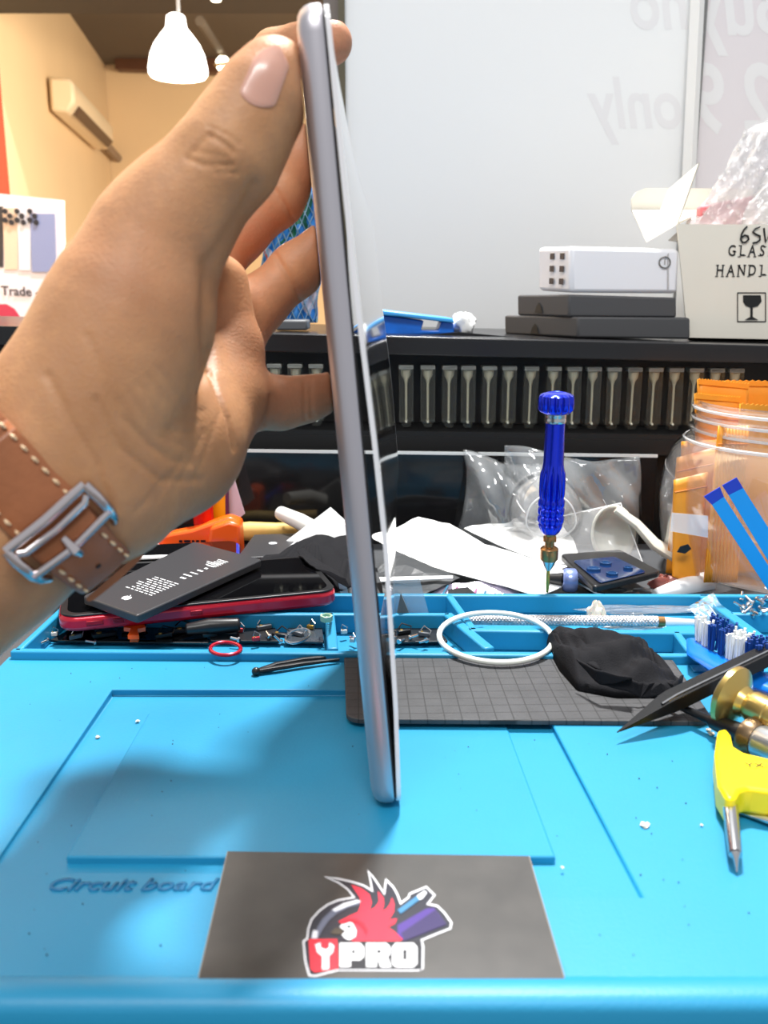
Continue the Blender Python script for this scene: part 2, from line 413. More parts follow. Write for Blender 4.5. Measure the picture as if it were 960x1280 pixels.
logo('rooster_comb', [(240, 330), (300, 300), (355, 275), (370, 235), (365, 190), (315, 118), (375, 140), (420, 175), (432, 220), (420, 265), (450, 250), (475, 215), (468, 155), (500, 195), (502, 235), (490, 270), (520, 255), (540, 225), (548, 190), (562, 230), (558, 275), (530, 320), (578, 312), (565, 340), (525, 362), (560, 385), (610, 432), (580, 446), (300, 446), (330, 430), (350, 390), (335, 345), (300, 330)], (228, 44, 66), 3)
logo('rooster_face', [(262, 345), (300, 330), (325, 340), (345, 380), (340, 415), (305, 435), (280, 425), (262, 405), (285, 385), (250, 360)], (240, 240, 240), 5)
logo('rooster_mask', [(245, 335), (290, 312), (340, 312), (385, 335), (410, 375), (400, 405), (385, 370), (350, 335), (320, 328), (270, 345)], (196, 24, 46), 6)
logo('rooster_eye', [(288, 352), (312, 350), (318, 362), (296, 366)], (30, 60, 60), 7)
logo('rooster_beak', [(195, 395), (225, 365), (262, 372), (268, 398), (225, 405)], (70, 62, 50), 5)
logo('emblem_driver', [(580, 262), (690, 182), (706, 205), (598, 285)], (60, 120, 160), 5)
logo('emblem_driver_tip', [(690, 182), (735, 152), (748, 165), (722, 198), (706, 205)], (235, 240, 245), 5)
logo('emblem_device', [(580, 350), (745, 255), (790, 252), (862, 345), (620, 440), (580, 400)], (72, 48, 128), 4)
logo('emblem_device_side', [(600, 395), (795, 262), (862, 345), (620, 440)], (48, 36, 84), 5)
logo('emblem_tile', [(72, 430), (235, 430), (240, 600), (105, 618), (85, 600)], (224, 40, 56), 4)
logo('emblem_spanner', [(110, 460), (140, 450), (140, 478), (172, 490), (190, 475), (190, 450), (218, 468), (210, 505), (188, 525), (188, 600), (150, 604), (150, 528), (122, 505)], (240, 236, 238), 5)
logo('letter_ground', [(240, 440), (718, 440), (718, 600), (240, 600)], (30, 30, 36), 4)
def lt(pts): logo('letter', pts, (240, 240, 242), 6); 
lt([(250, 452), (365, 452), (388, 475), (388, 530), (365, 550), (312, 550), (312, 588), (250, 588)])
logo('letter_hole', [(318, 492), (338, 488), (338, 512), (318, 515)], (30, 30, 36), 7)
lt([(402, 452), (515, 452), (538, 475), (538, 515), (522, 528), (545, 590), (485, 590), (468, 545), (460, 545), (460, 588), (402, 588)])
logo('letter_hole', [(462, 490), (486, 488), (486, 510), (462, 512)], (30, 30, 36), 7)
lt([(570, 452), (670, 452), (692, 475), (692, 570), (670, 590), (570, 590), (550, 570), (550, 475)])
logo('letter_hole', [(610, 488), (634, 488), (634, 548), (610, 548)], (30, 30, 36), 7)

# ------------------------------------------------------------ tablet held on edge
TB = G(467, 1019, .0002); TT0 = V(367, -6, TB.y)
nrm = (TT0-CAM).cross(TB-CAM).normalized()
if nrm.x < 0: nrm = -nrm
EU = (TT0-TB).normalized(); LEN = (TT0-TB).length
ED = nrm.cross(EU).normalized()
if ED.y < 0: ED = -ED
EN = nrm; WID = .150; TH = .0078
print('tablet', LEN, EU, ED, EN)
def TP(u, v, n): return TB+ED*u+EU*v+EN*n          # u depth, v height, n outward to the right (metres)
tab = thing('tablet', TB+ED*.07, 'silver tablet stood on edge with its glass screen bulging away from the body', 'tablet')
def loop(ins, n, r=.009):
    return [TP(x, y, n) for x, y in rrect(WID/2, LEN/2, WID-2*ins, LEN-2*ins, max(r-ins, .002), 6)]
M_silver = mat('silver_aluminium', S(196, 192, 198), .38, .85, bump=.05, bscale=2500)
def layers(ls, capb=True):
    m = MB(); n = len(ls[0]); vs = [p for l in ls for p in l]
    fs = [(i*n+k, i*n+(k+1) % n, (i+1)*n+(k+1) % n, (i+1)*n+k) for i in range(len(ls)-1) for k in range(n)]
    fs += [tuple(range(n))[::-1], tuple(range((len(ls)-1)*n, len(ls)*n))]
    return m.add(vs, fs)
layers([loop(.0060, 0), loop(.0030, .0004), loop(.0014, .0014), loop(.0004, .0028), loop(0, .0042), loop(0, .0066), loop(.0003, .0071), loop(.0009, .0073)]).build('body', M_silver, tab)
layers([loop(.0014, .0070), loop(.0014, .0079)]).build('black_gasket', mat('gasket_black', S(18, 16, 18), .6), tab)
def bulge(u, v):
    near_ = float(np.interp(v, [0, .15, .36, .5, .65, .8, 1], [0, .0018, .0030, .0024, .0012, .0004, 0]))
    prof_v = np.interp(v, [0, .05, .15, .36, .55, .66, .81, .94, 1], [0, .0035, .0088, .0150, .0158, .0155, .0150, .0085, .0010])
    return near_+float(prof_v)*(u**.92)
def disp(u, v, off):
    r = .008; x = .0006+u*(WID-.0012); y = .0006+v*(LEN-.0012)
    # rounded corners by squeezing towards the outline
    cx = min(x, WID-x); cy = min(y, LEN-y)
    if cx < r and cy < r:
        dx, dy = r-cx, r-cy; mx = max(dx, dy); L = math.hypot(dx, dy)
        if L > 0:
            k = mx/L; nx, ny = r-dx*k, r-dy*k
            x = nx if x < WID/2 else WID-nx; y = ny if y < LEN/2 else LEN-ny
    return TP(x, y, .0078+bulge(u, v)+off)
NU, NVv = 26, 44
us = [0, .006, .02, .04, .06]+[.06+.88*i/16 for i in range(1, 17)]+[.96, .98, .994, 1]; vs_ = [0, .01, .02, .035, .07]+[.07+.86*i/36 for i in range(1, 37)]+[.965, .98, .99, 1]
nu, nv = len(us), len(vs_)
top = [disp(u, v, .0014) for u in us for v in vs_]; bot = [disp(u, v, 0) for u in us for v in vs_]
mb = MB(); N0 = nu*nv
fs = []
for i in range(nu-1):
    for j in range(nv-1):
        a = i*nv+j; fs.append((a, a+nv, a+nv+1, a+1)); fs.append((N0+a, N0+a+1, N0+a+nv+1, N0+a+nv))
for i in range(nu-1):
    for j in (0, nv-1):
        a = i*nv+j; fs.append((a, N0+a, N0+a+nv, a+nv))
for j in range(nv-1):
    for i in (0, nu-1):
        a = i*nv+j; fs.append((a, a+1, N0+a+1, N0+a))
mb.add(top+bot, fs)
dsp = mb.build('screen_glass', mat('white_bezel', S(236, 234, 236), .08, coat=.3), tab)
dsp.data.materials.append(mat('black_screen', S(14, 14, 17), .02, spec=1.0, coat=1))
dsp['label'] = 'glossy front glass bowed outward with a white border'
for f in dsp.data.polygons:
    c = f.center  # local = world here offset by parent
    wpt = Vector(c)-TB+Vector((0, 0, 0))
    u = wpt.dot(ED); v = wpt.dot(EU); n_ = wpt.dot(EN)
    if .0035 < u < WID-.0035 and .012 < v < LEN-.012 and f.normal.dot(EN) > .5: f.material_index = 1
# ------------------------------------------------------------ black cabinet behind the bench
CY = .66
M_black = mat('black_lacquer', S(16, 16, 19), .25, spec=.5)
M_blackm = mat('black_matte', S(12, 12, 13), .6)
def cz(py_l, py_r, px):   # height of a line that runs from py_l at the left edge to py_r at the right edge, at column px
    return V(px, py_l+(py_r-py_l)*px/960, CY).z
def cband(name, top, bot, y0, y1, m, parent, x0=-500, x1=1600, bevel=0):
    a, b = V(x0, 500, CY).x, V(x1, 500, CY).x
    za, zb = [V(x0, t[0]+(t[1]-t[0])*x0/960, CY).z for t in (top, bot)]; zc_, zd = [V(x1, t[0]+(t[1]-t[0])*x1/960, CY).z for t in (top, bot)]
    return MB().prism([(a, y0, za), (b, y0, zc_), (b, y0, zd), (a, y0, zb)], (0, y1-y0, 0)).build(name, m, parent, bevel=bevel)
cab = thing('cabinet', (.1, .76, -.0085), 'long black cabinet with a recessed opening behind the blue mat', 'cabinet')
cband('top_board', (407, 432), (432, 455), CY, BY-.02, M_black, cab, bevel=.001)
cband('back_panel', (425, 450), (570, 582), CY+.05, CY+.07, M_blackm, cab)
cband('bottom_board', (538, 552), (558, 571), CY, CY+.07, M_blackm, cab)
cband('base_panel', (553, 567), (800, 800), CY+.012, CY+.07, M_blackm, cab)
for x in (-480, 1560): cband('side_panel', (420, 440), (560, 570), CY, CY+.06, M_blackm, cab, x, x+12)
# clear-topped glass panel in front
gp = thing('glass_panel', (.05, CY-.02, -.0085), 'dark tinted acrylic panel with a bright top edge, below the row of vials', 'panel')
a, b = V(-100, 556, CY-.02), V(822, 568, CY-.02)
MB().prism([a, b, Vector((b.x, b.y, -.0085)), Vector((a.x, a.y, -.0085))], (0, .003, 0)).build('pane', mat('dark_acrylic', S(24, 24, 25), .1, spec=.35), gp)
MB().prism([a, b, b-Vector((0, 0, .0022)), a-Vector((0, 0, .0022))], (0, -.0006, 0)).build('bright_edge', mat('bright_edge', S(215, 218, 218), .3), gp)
# vials
vg = 'clear vials standing in the black cabinet opening'
M_vial = clear('vial_clear', haze=.03, hazecol=S(150, 150, 130), rough=.12, gloss=.45)
M_funnel = mat('vial_funnel', S(168, 164, 140), .3)
M_cap = mat('vial_cap', S(150, 152, 145), .35)
xs = [345, 370, 396, 478, 508, 535, 561, 585, 610, 635, 662, 690, 716, 740, 765, 790, 816, 842, 866, 892, 916]
v0 = None
for i, px in enumerate(xs):
    zt_ = cz(446, 463, px); zb_ = cz(530, 540, px); x = V(px, 495, CY+.012).x; hh = .0445
    if v0 is None:
        v0 = thing('vial', (0, 0, 0), 'small clear plastic vial with a pale funnel stem, in the row inside the black cabinet', 'vial', vg)
        hw = .0052
        m = MB()
        for (aa, bb_) in (((-hw, -hw, .004), (-hw+.0006, hw, hh)), ((hw-.0006, -hw, .004), (hw, hw, hh)), ((-hw, -hw, .004), (hw, -hw+.0005, hh))): m.aabb(aa, bb_)
        m.build('tube', M_vial, v0)
        MB().prism([(-hw, -hw, .006), (hw, -hw, .006), (hw*.45, -hw, 0), (-hw*.45, -hw, 0)], (0, 2*hw, 0)).build('tip', M_vial, v0)
        MB().aabb((-hw, -hw, hh-.003), (hw, hw, hh)).build('cap', M_cap, v0, bevel=.0005)
        MB().lathe((0, 0, .003), (0, 0, 1), [(0, .0008), (.0009, .0013), (.002, .0007), (.028, .0009), (.031, .0016), (.034, .0034), (.038, .0038)], 12).build('funnel', M_funnel, v0)
        MB().ball((0, -.0034, .0035), .0009, 8, 5).build('bead', mat('bead_bright', S(235, 235, 215), .15), v0)
        cur = v0
    else: cur = copy_thing(v0)
    od = 'first second third fourth fifth sixth seventh eighth ninth tenth eleventh twelfth thirteenth fourteenth fifteenth sixteenth seventeenth eighteenth'.split()
    cur['label'] = 'clear plastic vial in the black cabinet, '+(('leftmost', 'middle', 'rightmost')[i]+' of three beside the little finger' if i < 3 else (od[i-3]+' to the right of the tablet'))
    cur.location = (x, CY+.012, zb_); cur.rotation_euler = (0, random.uniform(-.01, .01), random.uniform(-.04, .04))
# ledge under them
cband('ledge', (533, 545), (540, 553), CY+.001, CY+.05, M_blackm, cab)

# ------------------------------------------------------------ things on top of the cabinet
def top_z(px, y): 
    return cz(407, 432, px)
def front_box(px0, px1, py_top, y0, depth, shift=0):
    """box standing on the cabinet top; front face between px0, px1 with top edge at py_top"""
    pass
M_dgrey = mat('charcoal_card', S(74, 74, 76), .6)
def cbox(name, label, f_tl, f_tr, f_br, f_bl, y0, dvec, m, bevel=.0015, cat='box', group=None):
    """front face from four pixels on plane y0; body extends by dvec"""
    p = [V(*q, y0) for q in (f_tl, f_tr, f_br, f_bl)]
    t = thing(name, (p[2]+p[3])/2+Vector(dvec)/2, label, cat, group)
    MB().prism(p, dvec).build('carton', m, t, bevel=bevel)
    return t, p
sx = -.075
b1, p1 = cbox('gift_box', 'flat charcoal box at the bottom of the stack on the cabinet', (722, 396), (863, 397), (863, 424), (722, 422), .70, (-.045, .075, 0), M_dgrey)
b2, p2 = cbox('gift_box', 'flat charcoal box under the white box, second from the bottom', (711, 368), (846, 372), (846, 397), (711, 396), .705, (-.03, .06, .0), M_dgrey)
bw, p3 = cbox('phone_box', 'white flat box with a round black symbol topping the charcoal stack', (713, 308), (850, 311), (848, 367), (713, 366), .707, (-.016, .05, .002), mat('white_carton', S(238, 238, 242), .45), bevel=.003)
MB().prism([V(836, 316+0*k, .7065) for k in range(1)]+[V(834, 318, .7065), V(834, 362, .7065), V(836, 362, .7065)], (0, -.0002, 0)).build('seam_line', mat('grey_print', S(185, 182, 182), .5), bw)
ring = MB().tube([V(831+7*math.cos(a*PI/8), 328+7*math.sin(a*PI/8), .7062) for a in range(16)], .0005, 5, closed=True); ring.build('round_symbol', mat('ink_grey', S(110, 108, 104), .5), bw)
text_mb('1', V(831, 328, .7065), (1, 0, 0), (0, 0, 1), .006).build('lettering', mat('ink_grey', S(110, 108, 104), .5), bw)
# marks on the slanted side of the white box
pa, pb = p3[0], p3[0]+Vector((-.016, .05, .002))
sd = (pb-pa); sdn = Vector((-sd.y, sd.x, 0)).normalized(); sdn = -sdn if sdn.x > 0 else sdn
for r_ in range(3):
    for c_ in range(2):
        c = pa+sd*(.22+.3*c_)-Vector((0, 0, .007+.0092*r_))+sdn*.0003
        MB().box(c, sd.normalized()*.0032, sdn*.0002, (0, 0, .0022)).build('dark_mark', mat('ink_dark', S(60, 50, 52), .5), bw)
for bx_, p in ((b1, p1), (b2, p2)):
    pa = p[0]; d_ = Vector((-.045, .075, 0)) if bx_ is b1 else Vector((-.03, .06, 0)); n_ = Vector((-d_.y, d_.x, 0)).normalized(); n_ = -n_ if n_.x > 0 else n_
    c = pa+d_*.55-Vector((0, 0, .010))+n_*.0003
    MB().prism([c+d_.normalized()*x+Vector((0, 0, z)) for x, z in ((-.005, -.004), (.005, -.004), (.003, .001), (0, .004), (-.003, .001))], n_*.0002).build('dark_mark', mat('ink_black', S(16, 16, 16), .5), bx_)

# cream carton: GLASS HANDLE
M_cream = mat('cream_carton', S(234, 228, 214), .6, var=.02, vscale=20)
cy0 = .705
P = lambda px, py, y=cy0: V(px, py, y)
cc = thing('carton', P(960, 430)+Vector((0, .06, 0)), 'open cream cardboard carton printed GLASS HANDLE with a wine glass sign', 'carton')
tl, tr_, br2, bl2 = P(846, 280), P(1160, 282), P(1160, 431), P(860, 425)
dd = Vector((.044, .12, 0)); tk = .0018
MB().prism([tl, tr_, br2, bl2], (0, tk, 0)).build('front_wall', M_cream, cc)
MB().prism([tl+dd, tr_+dd, br2+dd, bl2+dd], (0, -tk, 0)).build('back_wall', M_cream, cc)
MB().prism([p+Vector((.0006, tk+.0004, 0)) for p in (tl, tl+dd, bl2+dd, bl2)], (tk, 0, 0)).build('side_wall', M_cream, cc)
MB().prism([tr_, tr_+dd, br2+dd, br2], (-tk, 0, 0)).build('side_wall', M_cream, cc)
MB().prism([bl2, br2, br2+dd, bl2+dd], (0, 0, tk)).build('bottom', M_cream, cc)
MB().prism([tl+dd, tl+dd+Vector((-.002, .01, 0)), P(800, 236, cy0+.12), P(790, 250, cy0+.12), P(790, 268, cy0+.12), P(803, 303, cy0+.1)][:0] or
           [P(790, 264, cy0+.12), P(800, 264, cy0+.12), P(960, 268, cy0+.12), P(960, 236, cy0+.12), P(808, 235, cy0+.12), P(795, 240, cy0+.12), P(789, 250, cy0+.12)], (0, tk, 0)).build('flap', mat('cream_inside', S(222, 218, 206), .7), cc)
MB().prism([P(790, 265, cy0+.115), P(880, 265, cy0+.115), P(846, 281, cy0+.006), P(808, 303, cy0+.012)], (0, 0, .0015)).build('flap', M_cream, cc)
MB().prism([P(808, 303, cy0+.006), P(846, 281, cy0+.003), P(873, 204, cy0-.012), P(836, 236, cy0+.03)], (.0012, 0, .0008)).build('flap', M_cream, cc)
M_ink = mat('ink_black', S(16, 16, 16), .5)
def serif(body, px, py, hpx, step):
    """upright lettering with slab serifs on the carton front"""
    for i, ch in enumerate(body):
        c = P(px+i*step, py, cy0-.0004); s = hpx/1150*cy0
        m = text_mb(ch, c, (1, 0, 0), (0, 0, 1), s*1.38, bold=.012, sx=.74)
        hw_ = s*.27
        feet = {'H': [(-hw_, -.5), (hw_, -.5), (-hw_, .5), (hw_, .5)], 'A': [(-hw_*1.1, -.5), (hw_*1.1, -.5)], 'N': [(-hw_, -.5), (-hw_, .5), (hw_, .5)],
                'D': [(-hw_, -.5), (-hw_, .5)], 'L': [(-hw_*.8, -.5), (-hw_*.8, .5), (hw_*.9, -.38)], 'G': [(hw_, -.05)], 'S': [(hw_*.8, .4), (-hw_*.8, -.4)], 'E': [(-hw_*.8, -.5), (-hw_*.8, .5)]}.get(ch, [])
        for fx_, fz in feet:
            m.aabb(c+Vector((fx_-s*.13, -.0001, fz*s-.0003)), c+Vector((fx_+s*.13, .0001, fz*s+.0003)))
        m.build('lettering', M_ink, cc)
serif('GLASS', 915, 314, 13, 12.6)
serif('HANDLE', 900, 338.5, 13, 13.4)
mk = [[(934, 283), (930, 287), (927, 293), (926, 299), (928, 303), (932, 303), (936, 299), (935, 295), (931, 294), (927, 297)], [(950, 283), (944, 286), (941, 290), (945, 293), (950, 295), (950, 300), (946, 303), (941, 304)], [(955, 285), (957, 303), (963, 290), (966, 303), (973, 283)]]
for st in mk: MB().tube([P(x, y, cy0-.0008) for x, y in st], .0007, 6).build('marker_stroke', M_ink, cc)
def rectline(x0, y0, x1, y1, w_, m, name='sign_frame'):
    q = MB()
    for a_, b_ in (((x0, y0), (x1, y0)), ((x1, y0), (x1, y1)), ((x1, y1), (x0, y1)), ((x0, y1), (x0, y0))): q.tube([P(*a_, cy0-.0004), P(*b_, cy0-.0004)], w_, 4)
    q.build(name, m, cc)
rectline(922, 366, 957, 402, .0004, M_ink)
MB().prism([P(x, y, cy0-.0006) for x, y in ((929, 369), (951, 369), (952, 377), (947, 383), (941, 384.5), (941, 396), (948, 400), (931, 400), (938, 396), (938, 384.5), (932, 382), (929, 377))], (0, .0002, 0)).build('wine_glass_sign', M_ink, cc)
# bubble wrap bundle in the carton
def blob(fn, nu=28, nv=16): return MB().grid(fn, nu, nv, closeu=True)
M_bub = clear('bubble_wrap', haze=.5, hazecol=S(226, 224, 226), gloss=3, bump=1.0, bscale=170)
bw_ = thing('bubble_wrap', P(930, 280, cy0+.05), 'crumpled clear bubble wrap bundle sticking out of the cream carton', 'packaging')
pts = [(905, 310, 60), (925, 262, 44), (945, 215, 34), (962, 165, 24), (985, 140, 14)]
def bfun(u, v, pts=pts, dy=.055, seed=0):
    t = v*(len(pts)-1); i = min(int(t), len(pts)-2); f = t-i
    px = pts[i][0]*(1-f)+pts[i+1][0]*f; py = pts[i][1]*(1-f)+pts[i+1][1]*f; r = pts[i][2]*(1-f)+pts[i+1][2]*f
    r *= min(1, 3*(1-v)+.25)
    c = V(px, py, cy0+dy); rr = r/1150*.76
    a = u*2*PI; k = 1+.1*math.sin(5*a+7*v+seed)+.06*math.sin(11*a-13*v)
    return c+Vector((math.cos(a)*rr*k, math.sin(a)*rr*.55*k, -.3*math.cos(a)*rr*.5))
o = blob(bfun, 48, 30).build('wrap', M_bub, bw_)
pts2 = [(960, 310, 40), (985, 260, 42), (1010, 210, 40), (1030, 180, 30)]
blob(lambda u, v: bfun(u, v, pts2, .04, 2), 40, 20).build('wrap', M_bub, bw_)
M_bubble = clear('bubble_clear', haze=.12, gloss=2.5)
bubs = MB()
for i in range(150):
    u, v = random.uniform(.5, 1.0), random.uniform(.05, .9); c = bfun(u, v); bubs.ball(c, .0019, 7, 4)
bubs.build('bubbles', M_bubble, bw_)['kind'] = 'stuff'
redp = MB()
redp.box(V(910, 285, cy0+.05), (.022, 0, .004), (0, .006, 0), (-.003, 0, .020)).build('pink_contents', mat('pink_foam', S(226, 120, 128), .6), bw_, bevel=.002)
# blue bag and white crumple on the cabinet at the left of the stack
M_bluebag = mat('blue_bag', S(20, 108, 214), .3, bump=.5, bscale=60, var=.3, vscale=50)
bb = thing('plastic_basket', V(515, 418, .72), 'shallow bright blue plastic basket lying on the cabinet top', 'basket')
q = [(446, 400), (474, 387), (520, 389), (566, 398), (568, 412), (540, 415), (500, 416), (478, 403)]
MB().prism([V(x, y, .705) for x, y in [(438, 412), (474, 387), (566, 398), (568, 404), (500, 396), (476, 394)]], (0, .05, 0)).build('rim', mat('blue_light', S(70, 170, 245), .3), bb, bevel=.001)
MB().prism([V(x, y, .71) for x, y in [(440, 416), (474, 393), (530, 401), (526, 413), (548, 413), (552, 402), (566, 402), (568, 417), (500, 419)]], (0, .04, 0)).build('side', M_bluebag, bb, bevel=.001)
cr = thing('tissue', V(580, 414, .72), 'small crumpled white tissue beside the blue basket', 'tissue')
def crum(c, rx, ry, rz, seed, amp=.25):
    rnd = random.Random(seed); ph = [rnd.uniform(0, 6) for _ in range(6)]
    def fn(u, v):
        th = u*2*PI; p_ = v*PI
        k = 1+amp*math.sin(3*th+ph[0]+2*p_)*math.sin(2*p_+ph[1])+amp*.5*math.sin(7*th+ph[2])*math.sin(5*p_+ph[3])
        s_ = max(math.sin(p_), .01)
        return c+Vector((rx*s_*math.cos(th)*k, ry*s_*math.sin(th)*k, rz*math.cos(p_)*k))
    return MB().grid(fn, 24, 14, closeu=True)
crum(V(580, 405, .72), .009, .008, .008, 3).build('paper', mat('white_paper', S(244, 244, 242), .6), cr)
flat = tag(MB().prism([V(x, y, .70) for x, y in [(480, 421), (530, 419), (572, 415), (640, 421), (600, 424), (500, 424)]], (0, .03, .0)).build('black_film', M_black), 'thin black film lying at the edge of the cabinet top', 'film')
# net bag and grey box behind the fingers
nb = thing('net_bag', V(365, 350, .74), 'blue and multicoloured mesh bag seen between the fingers', 'bag')
def netmat():
    m = mat('net_fabric', S(60, 120, 180), .6); nt = m.node_tree; b = nt.nodes['Principled BSDF']
    tc = nt.nodes.new('ShaderNodeTexCoord'); vo = nt.nodes.new('ShaderNodeTexNoise'); vo.inputs['Scale'].default_value = 28
    cr_ = nt.nodes.new('ShaderNodeValToRGB'); e = cr_.color_ramp; e.interpolation = 'CONSTANT'
    e.elements[0].position = 0; e.elements[0].color = S(20, 96, 70); e.elements[1].position = .36; e.elements[1].color = S(40, 120, 190)
    for p_, c_ in ((.49, S(190, 180, 190)), (.55, S(215, 90, 60)), (.58, S(60, 130, 190))): x = e.elements.new(p_); x.color = c_
    nt.links.new(tc.outputs['Object'], vo.inputs['Vector']); nt.links.new(vo.outputs[0], cr_.inputs[0]); nt.links.new(cr_.outputs[0], b.inputs['Base Color'])
    return m
def nfun(u, v):
    px = 326+76*u+6*math.sin(5*v); py = 236+167*v
    c = V(px, py, .74); return c+Vector((0, .012*math.sin(u*PI)*-1+.003*math.sin(30*u)*math.sin(25*v), 0))
MB().grid(nfun, 30, 40).build('bag_cloth', netmat(), nb, solid=.002)
nets = MB()
for k in range(16):
    nets.tube([nfun(max(0, min(1, k/8-.5+j*.05)), j/19)+Vector((0, -.003, 0)) for j in range(20)], .00045, 4)
    nets.tube([nfun(max(0, min(1, k/8-.0-j*.05)), j/19)+Vector((0, -.003, 0)) for j in range(20)], .00045, 4)
nets.build('netting', mat('net_white', S(120, 150, 170), .5), nb)['kind'] = 'stuff'
cbox('grey_case', 'small grey box on the cabinet edge behind the ring finger', (345, 400), (384, 400), (384, 413), (345, 413), .69, (0, .03, 0), mat('grey_case', S(90, 92, 96), .5))

# ------------------------------------------------------------ far left: poster, air conditioner, lamps
ps = thing('poster_board', V(10, 420, 1.5), 'white standing poster showing phones and the words Trade - in', 'poster')
PY = 1.5
pq = [(-60, 236), (78, 250), (82, 440), (-60, 440)]
MB().prism([V(x, y, PY) for x, y in pq], (0, .01, 0)).build('board', mat('poster_white', S(245, 232, 236), .5), ps)
def prt(name, pts, col, dy): MB().prism([V(x, y, PY-dy) for x, y in pts], (0, .0008, 0)).build(name, mat('print_%d_%d_%d' % col, S(*col), .4), ps)
prt('printed_phone', [(-30, 258), (4, 258), (4, 334), (-30, 334)], (60, 56, 60), .001)
prt('printed_phone', [(3, 260), (22, 260), (22, 337), (6, 337)], (236, 204, 178), .0015)
prt('printed_phone', [(21, 261), (38, 262), (38, 338), (24, 338)], (236, 230, 234), .002)
prt('printed_phone', [(37, 267), (68, 267), (70, 340), (40, 340)], (142, 150, 190), .0025)
for cx_ in (9, 24, 40):
    for (dx, dy_) in ((-3, -6), (3, 0), (-3, 5), (5, 8)):
        c = V(cx_+dx, 270+dy_, PY-.0045); MB().lathe(c, (0, 1, 0), [(0, .0042), (.001, .0042)], 10).build('printed_lens', mat('print_lens', S(40, 40, 50), .3), ps)
text_mb('Trade - in', V(33, 365, PY-.002), (1, 0, -.04), (0, 0, 1), .020, bold=.02).build('lettering', mat('poster_ink', S(60, 48, 52), .5), ps)
prt('red_shape', [(-40, 380), (8, 380), (18, 386), (30, 403), (-40, 403)], (196, 54, 84), .001)
text_mb('Phone', V(8, 404, PY-.002), (1, 0, 0), (0, 0, 1), .010).build('lettering', mat('poster_ink', S(60, 48, 52), .5), ps)
# air conditioner on the left wall
ac = thing('air_conditioner', (0, 0, 0), 'cream wall air conditioner high on the beige left wall', 'air conditioner')
wn = Vector((-dw.y, dw.x, 0)); wn = wn if wn.x > 0 else -wn
def on_wall(px, py):     # where the pixel's ray meets the left wall face
    r = ray(px, py); t = (far0-CAM).dot(wn)/r.dot(wn); return CAM+r*t
A1, A2 = on_wall(60, 92), on_wall(122, 118)
A1b = on_wall(60, 136)
zt1, zb1 = A1.z, A1b.z
u_ = (Vector((A2.x, A2.y, 0))-Vector((A1.x, A1.y, 0))); Lw = u_.length*.82; u_.normalize()
o_ = Vector((A1.x, A1.y, 0)); hgt = (zt1-zb1)*.92; prj = hgt*.75
print('AC', A1, A2, hgt, Lw)
ac.location = o_+Vector((0, 0, zb1))
pr = [(0, 0), (0, hgt), (prj*.85, hgt), (prj, hgt*.8), (prj, hgt*.3), (prj*.7, 0)]
M_ac = mat('cream_plastic', S(240, 224, 196), .4)
MB().prism([o_+wn*a_+Vector((0, 0, zb1+b_)) for a_, b_ in pr], u_*Lw).build('housing', M_ac, ac, bevel=.01)
for k in range(3):
    c = o_+u_*Lw*.5+wn*(prj*(.96-.09*k))+Vector((0, 0, zb1+hgt*(.24-.08*k)))
    MB().box(c, u_*Lw*.42, wn*.004+Vector((0, 0, .004)), (wn*.006-Vector((0, 0, .006)))).build('vent_slot', mat('vent_dark', S(92, 70, 54), .5), ac)
pa, pb = on_wall(117, 172), on_wall(156, 214)
MB().tube([on_wall(115, 160)+wn*.03, pa+wn*.02, pb+wn*.02], .018, 6).build('pipe', mat('pipe_grey', S(150, 130, 112), .6), ac)
MB().prism([on_wall(54, 86), on_wall(146, 86)+Vector((0, 0, 0)), on_wall(146, 78), on_wall(54, 78)], wn*.02).build('rail', mat('brown_rail', S(96, 62, 44), .5), ac) if False else None
# pendant lamp
lp = V(222, 100, 1.7); sc = 1.7*1.0/1150
pl_ = thing('pendant_lamp', V(222, 14, 1.7)+Vector((0, 0, 0)), 'glowing white glass pendant lamp hanging on a thin cord', 'lamp')
prof = [(0, 36), (4, 39), (12, 39), (30, 36), (45, 30), (60, 20), (68, 14), (76, 13), (84, 12), (87, 8), (87.5, 2)]
M_glow = mat('lamp_glow', (1, .98, .93, 1), .3, emit=2.2)
MB().lathe(V(223, 96, 1.7), (0, 0, 1), [(a_*sc*.76, b_*sc*.87) for a_, b_ in prof], 32).build('lamp_shade', M_glow, pl_)
MB().tube([V(223, 14, 1.7), V(223, 14, 1.7)+Vector((0, 0, .5))], .003, 6).build('cord', mat('cord_grey', S(150, 150, 150), .5), pl_)
ll = bpy.data.lights.new('pendant_light', 'POINT'); ll.energy = 9; ll.color = (1, .82, .6); ll.shadow_soft_size = .05
lo_ = bpy.data.objects.new('pendant_light', ll); COL.objects.link(lo_); lo_.location = V(223, 112, 1.7)
sp = thing('spotlight', V(279, 80, 3.2), 'small round ceiling spotlight beside the pendant lamp', 'lamp')
MB().lathe(V(279, 88, 3.2), (0, 0, 1), [(0, .014), (.012, .022), (.028, .022), (.04, .012)], 20).build('bulb', mat('spot_glow', (1, .93, .7, 1), .3, emit=6), sp)
MB().lathe(V(279, 84, 3.2), (0, 0, 1), [(0, .022), (.006, .030), (.01, .022)], 20).build('trim_ring', mat('spot_ring', S(180, 150, 90), .3, .6), sp)
sp2 = thing('downlight', V(270, 0, 2.3), 'small downlight in the black ceiling beam', 'lamp')
MB().lathe(V(270, 1, 2.14), (0, 0, 1), [(0, .010), (.01, .012)], 16).build('bulb', mat('spot_glow', (1, .93, .7, 1), .3, emit=6), sp2)
tr = thing('paper_cone', V(190, 225, 1.6), 'small pale folded card in the room behind the hand', 'card')
MB().prism([V(x, y, 1.6) for x, y in ((174, 198), (182, 200), (205, 230), (186, 240))], (0, .004, 0)).build('sheet', mat('pale_card', S(250, 222, 190), .5), tr)
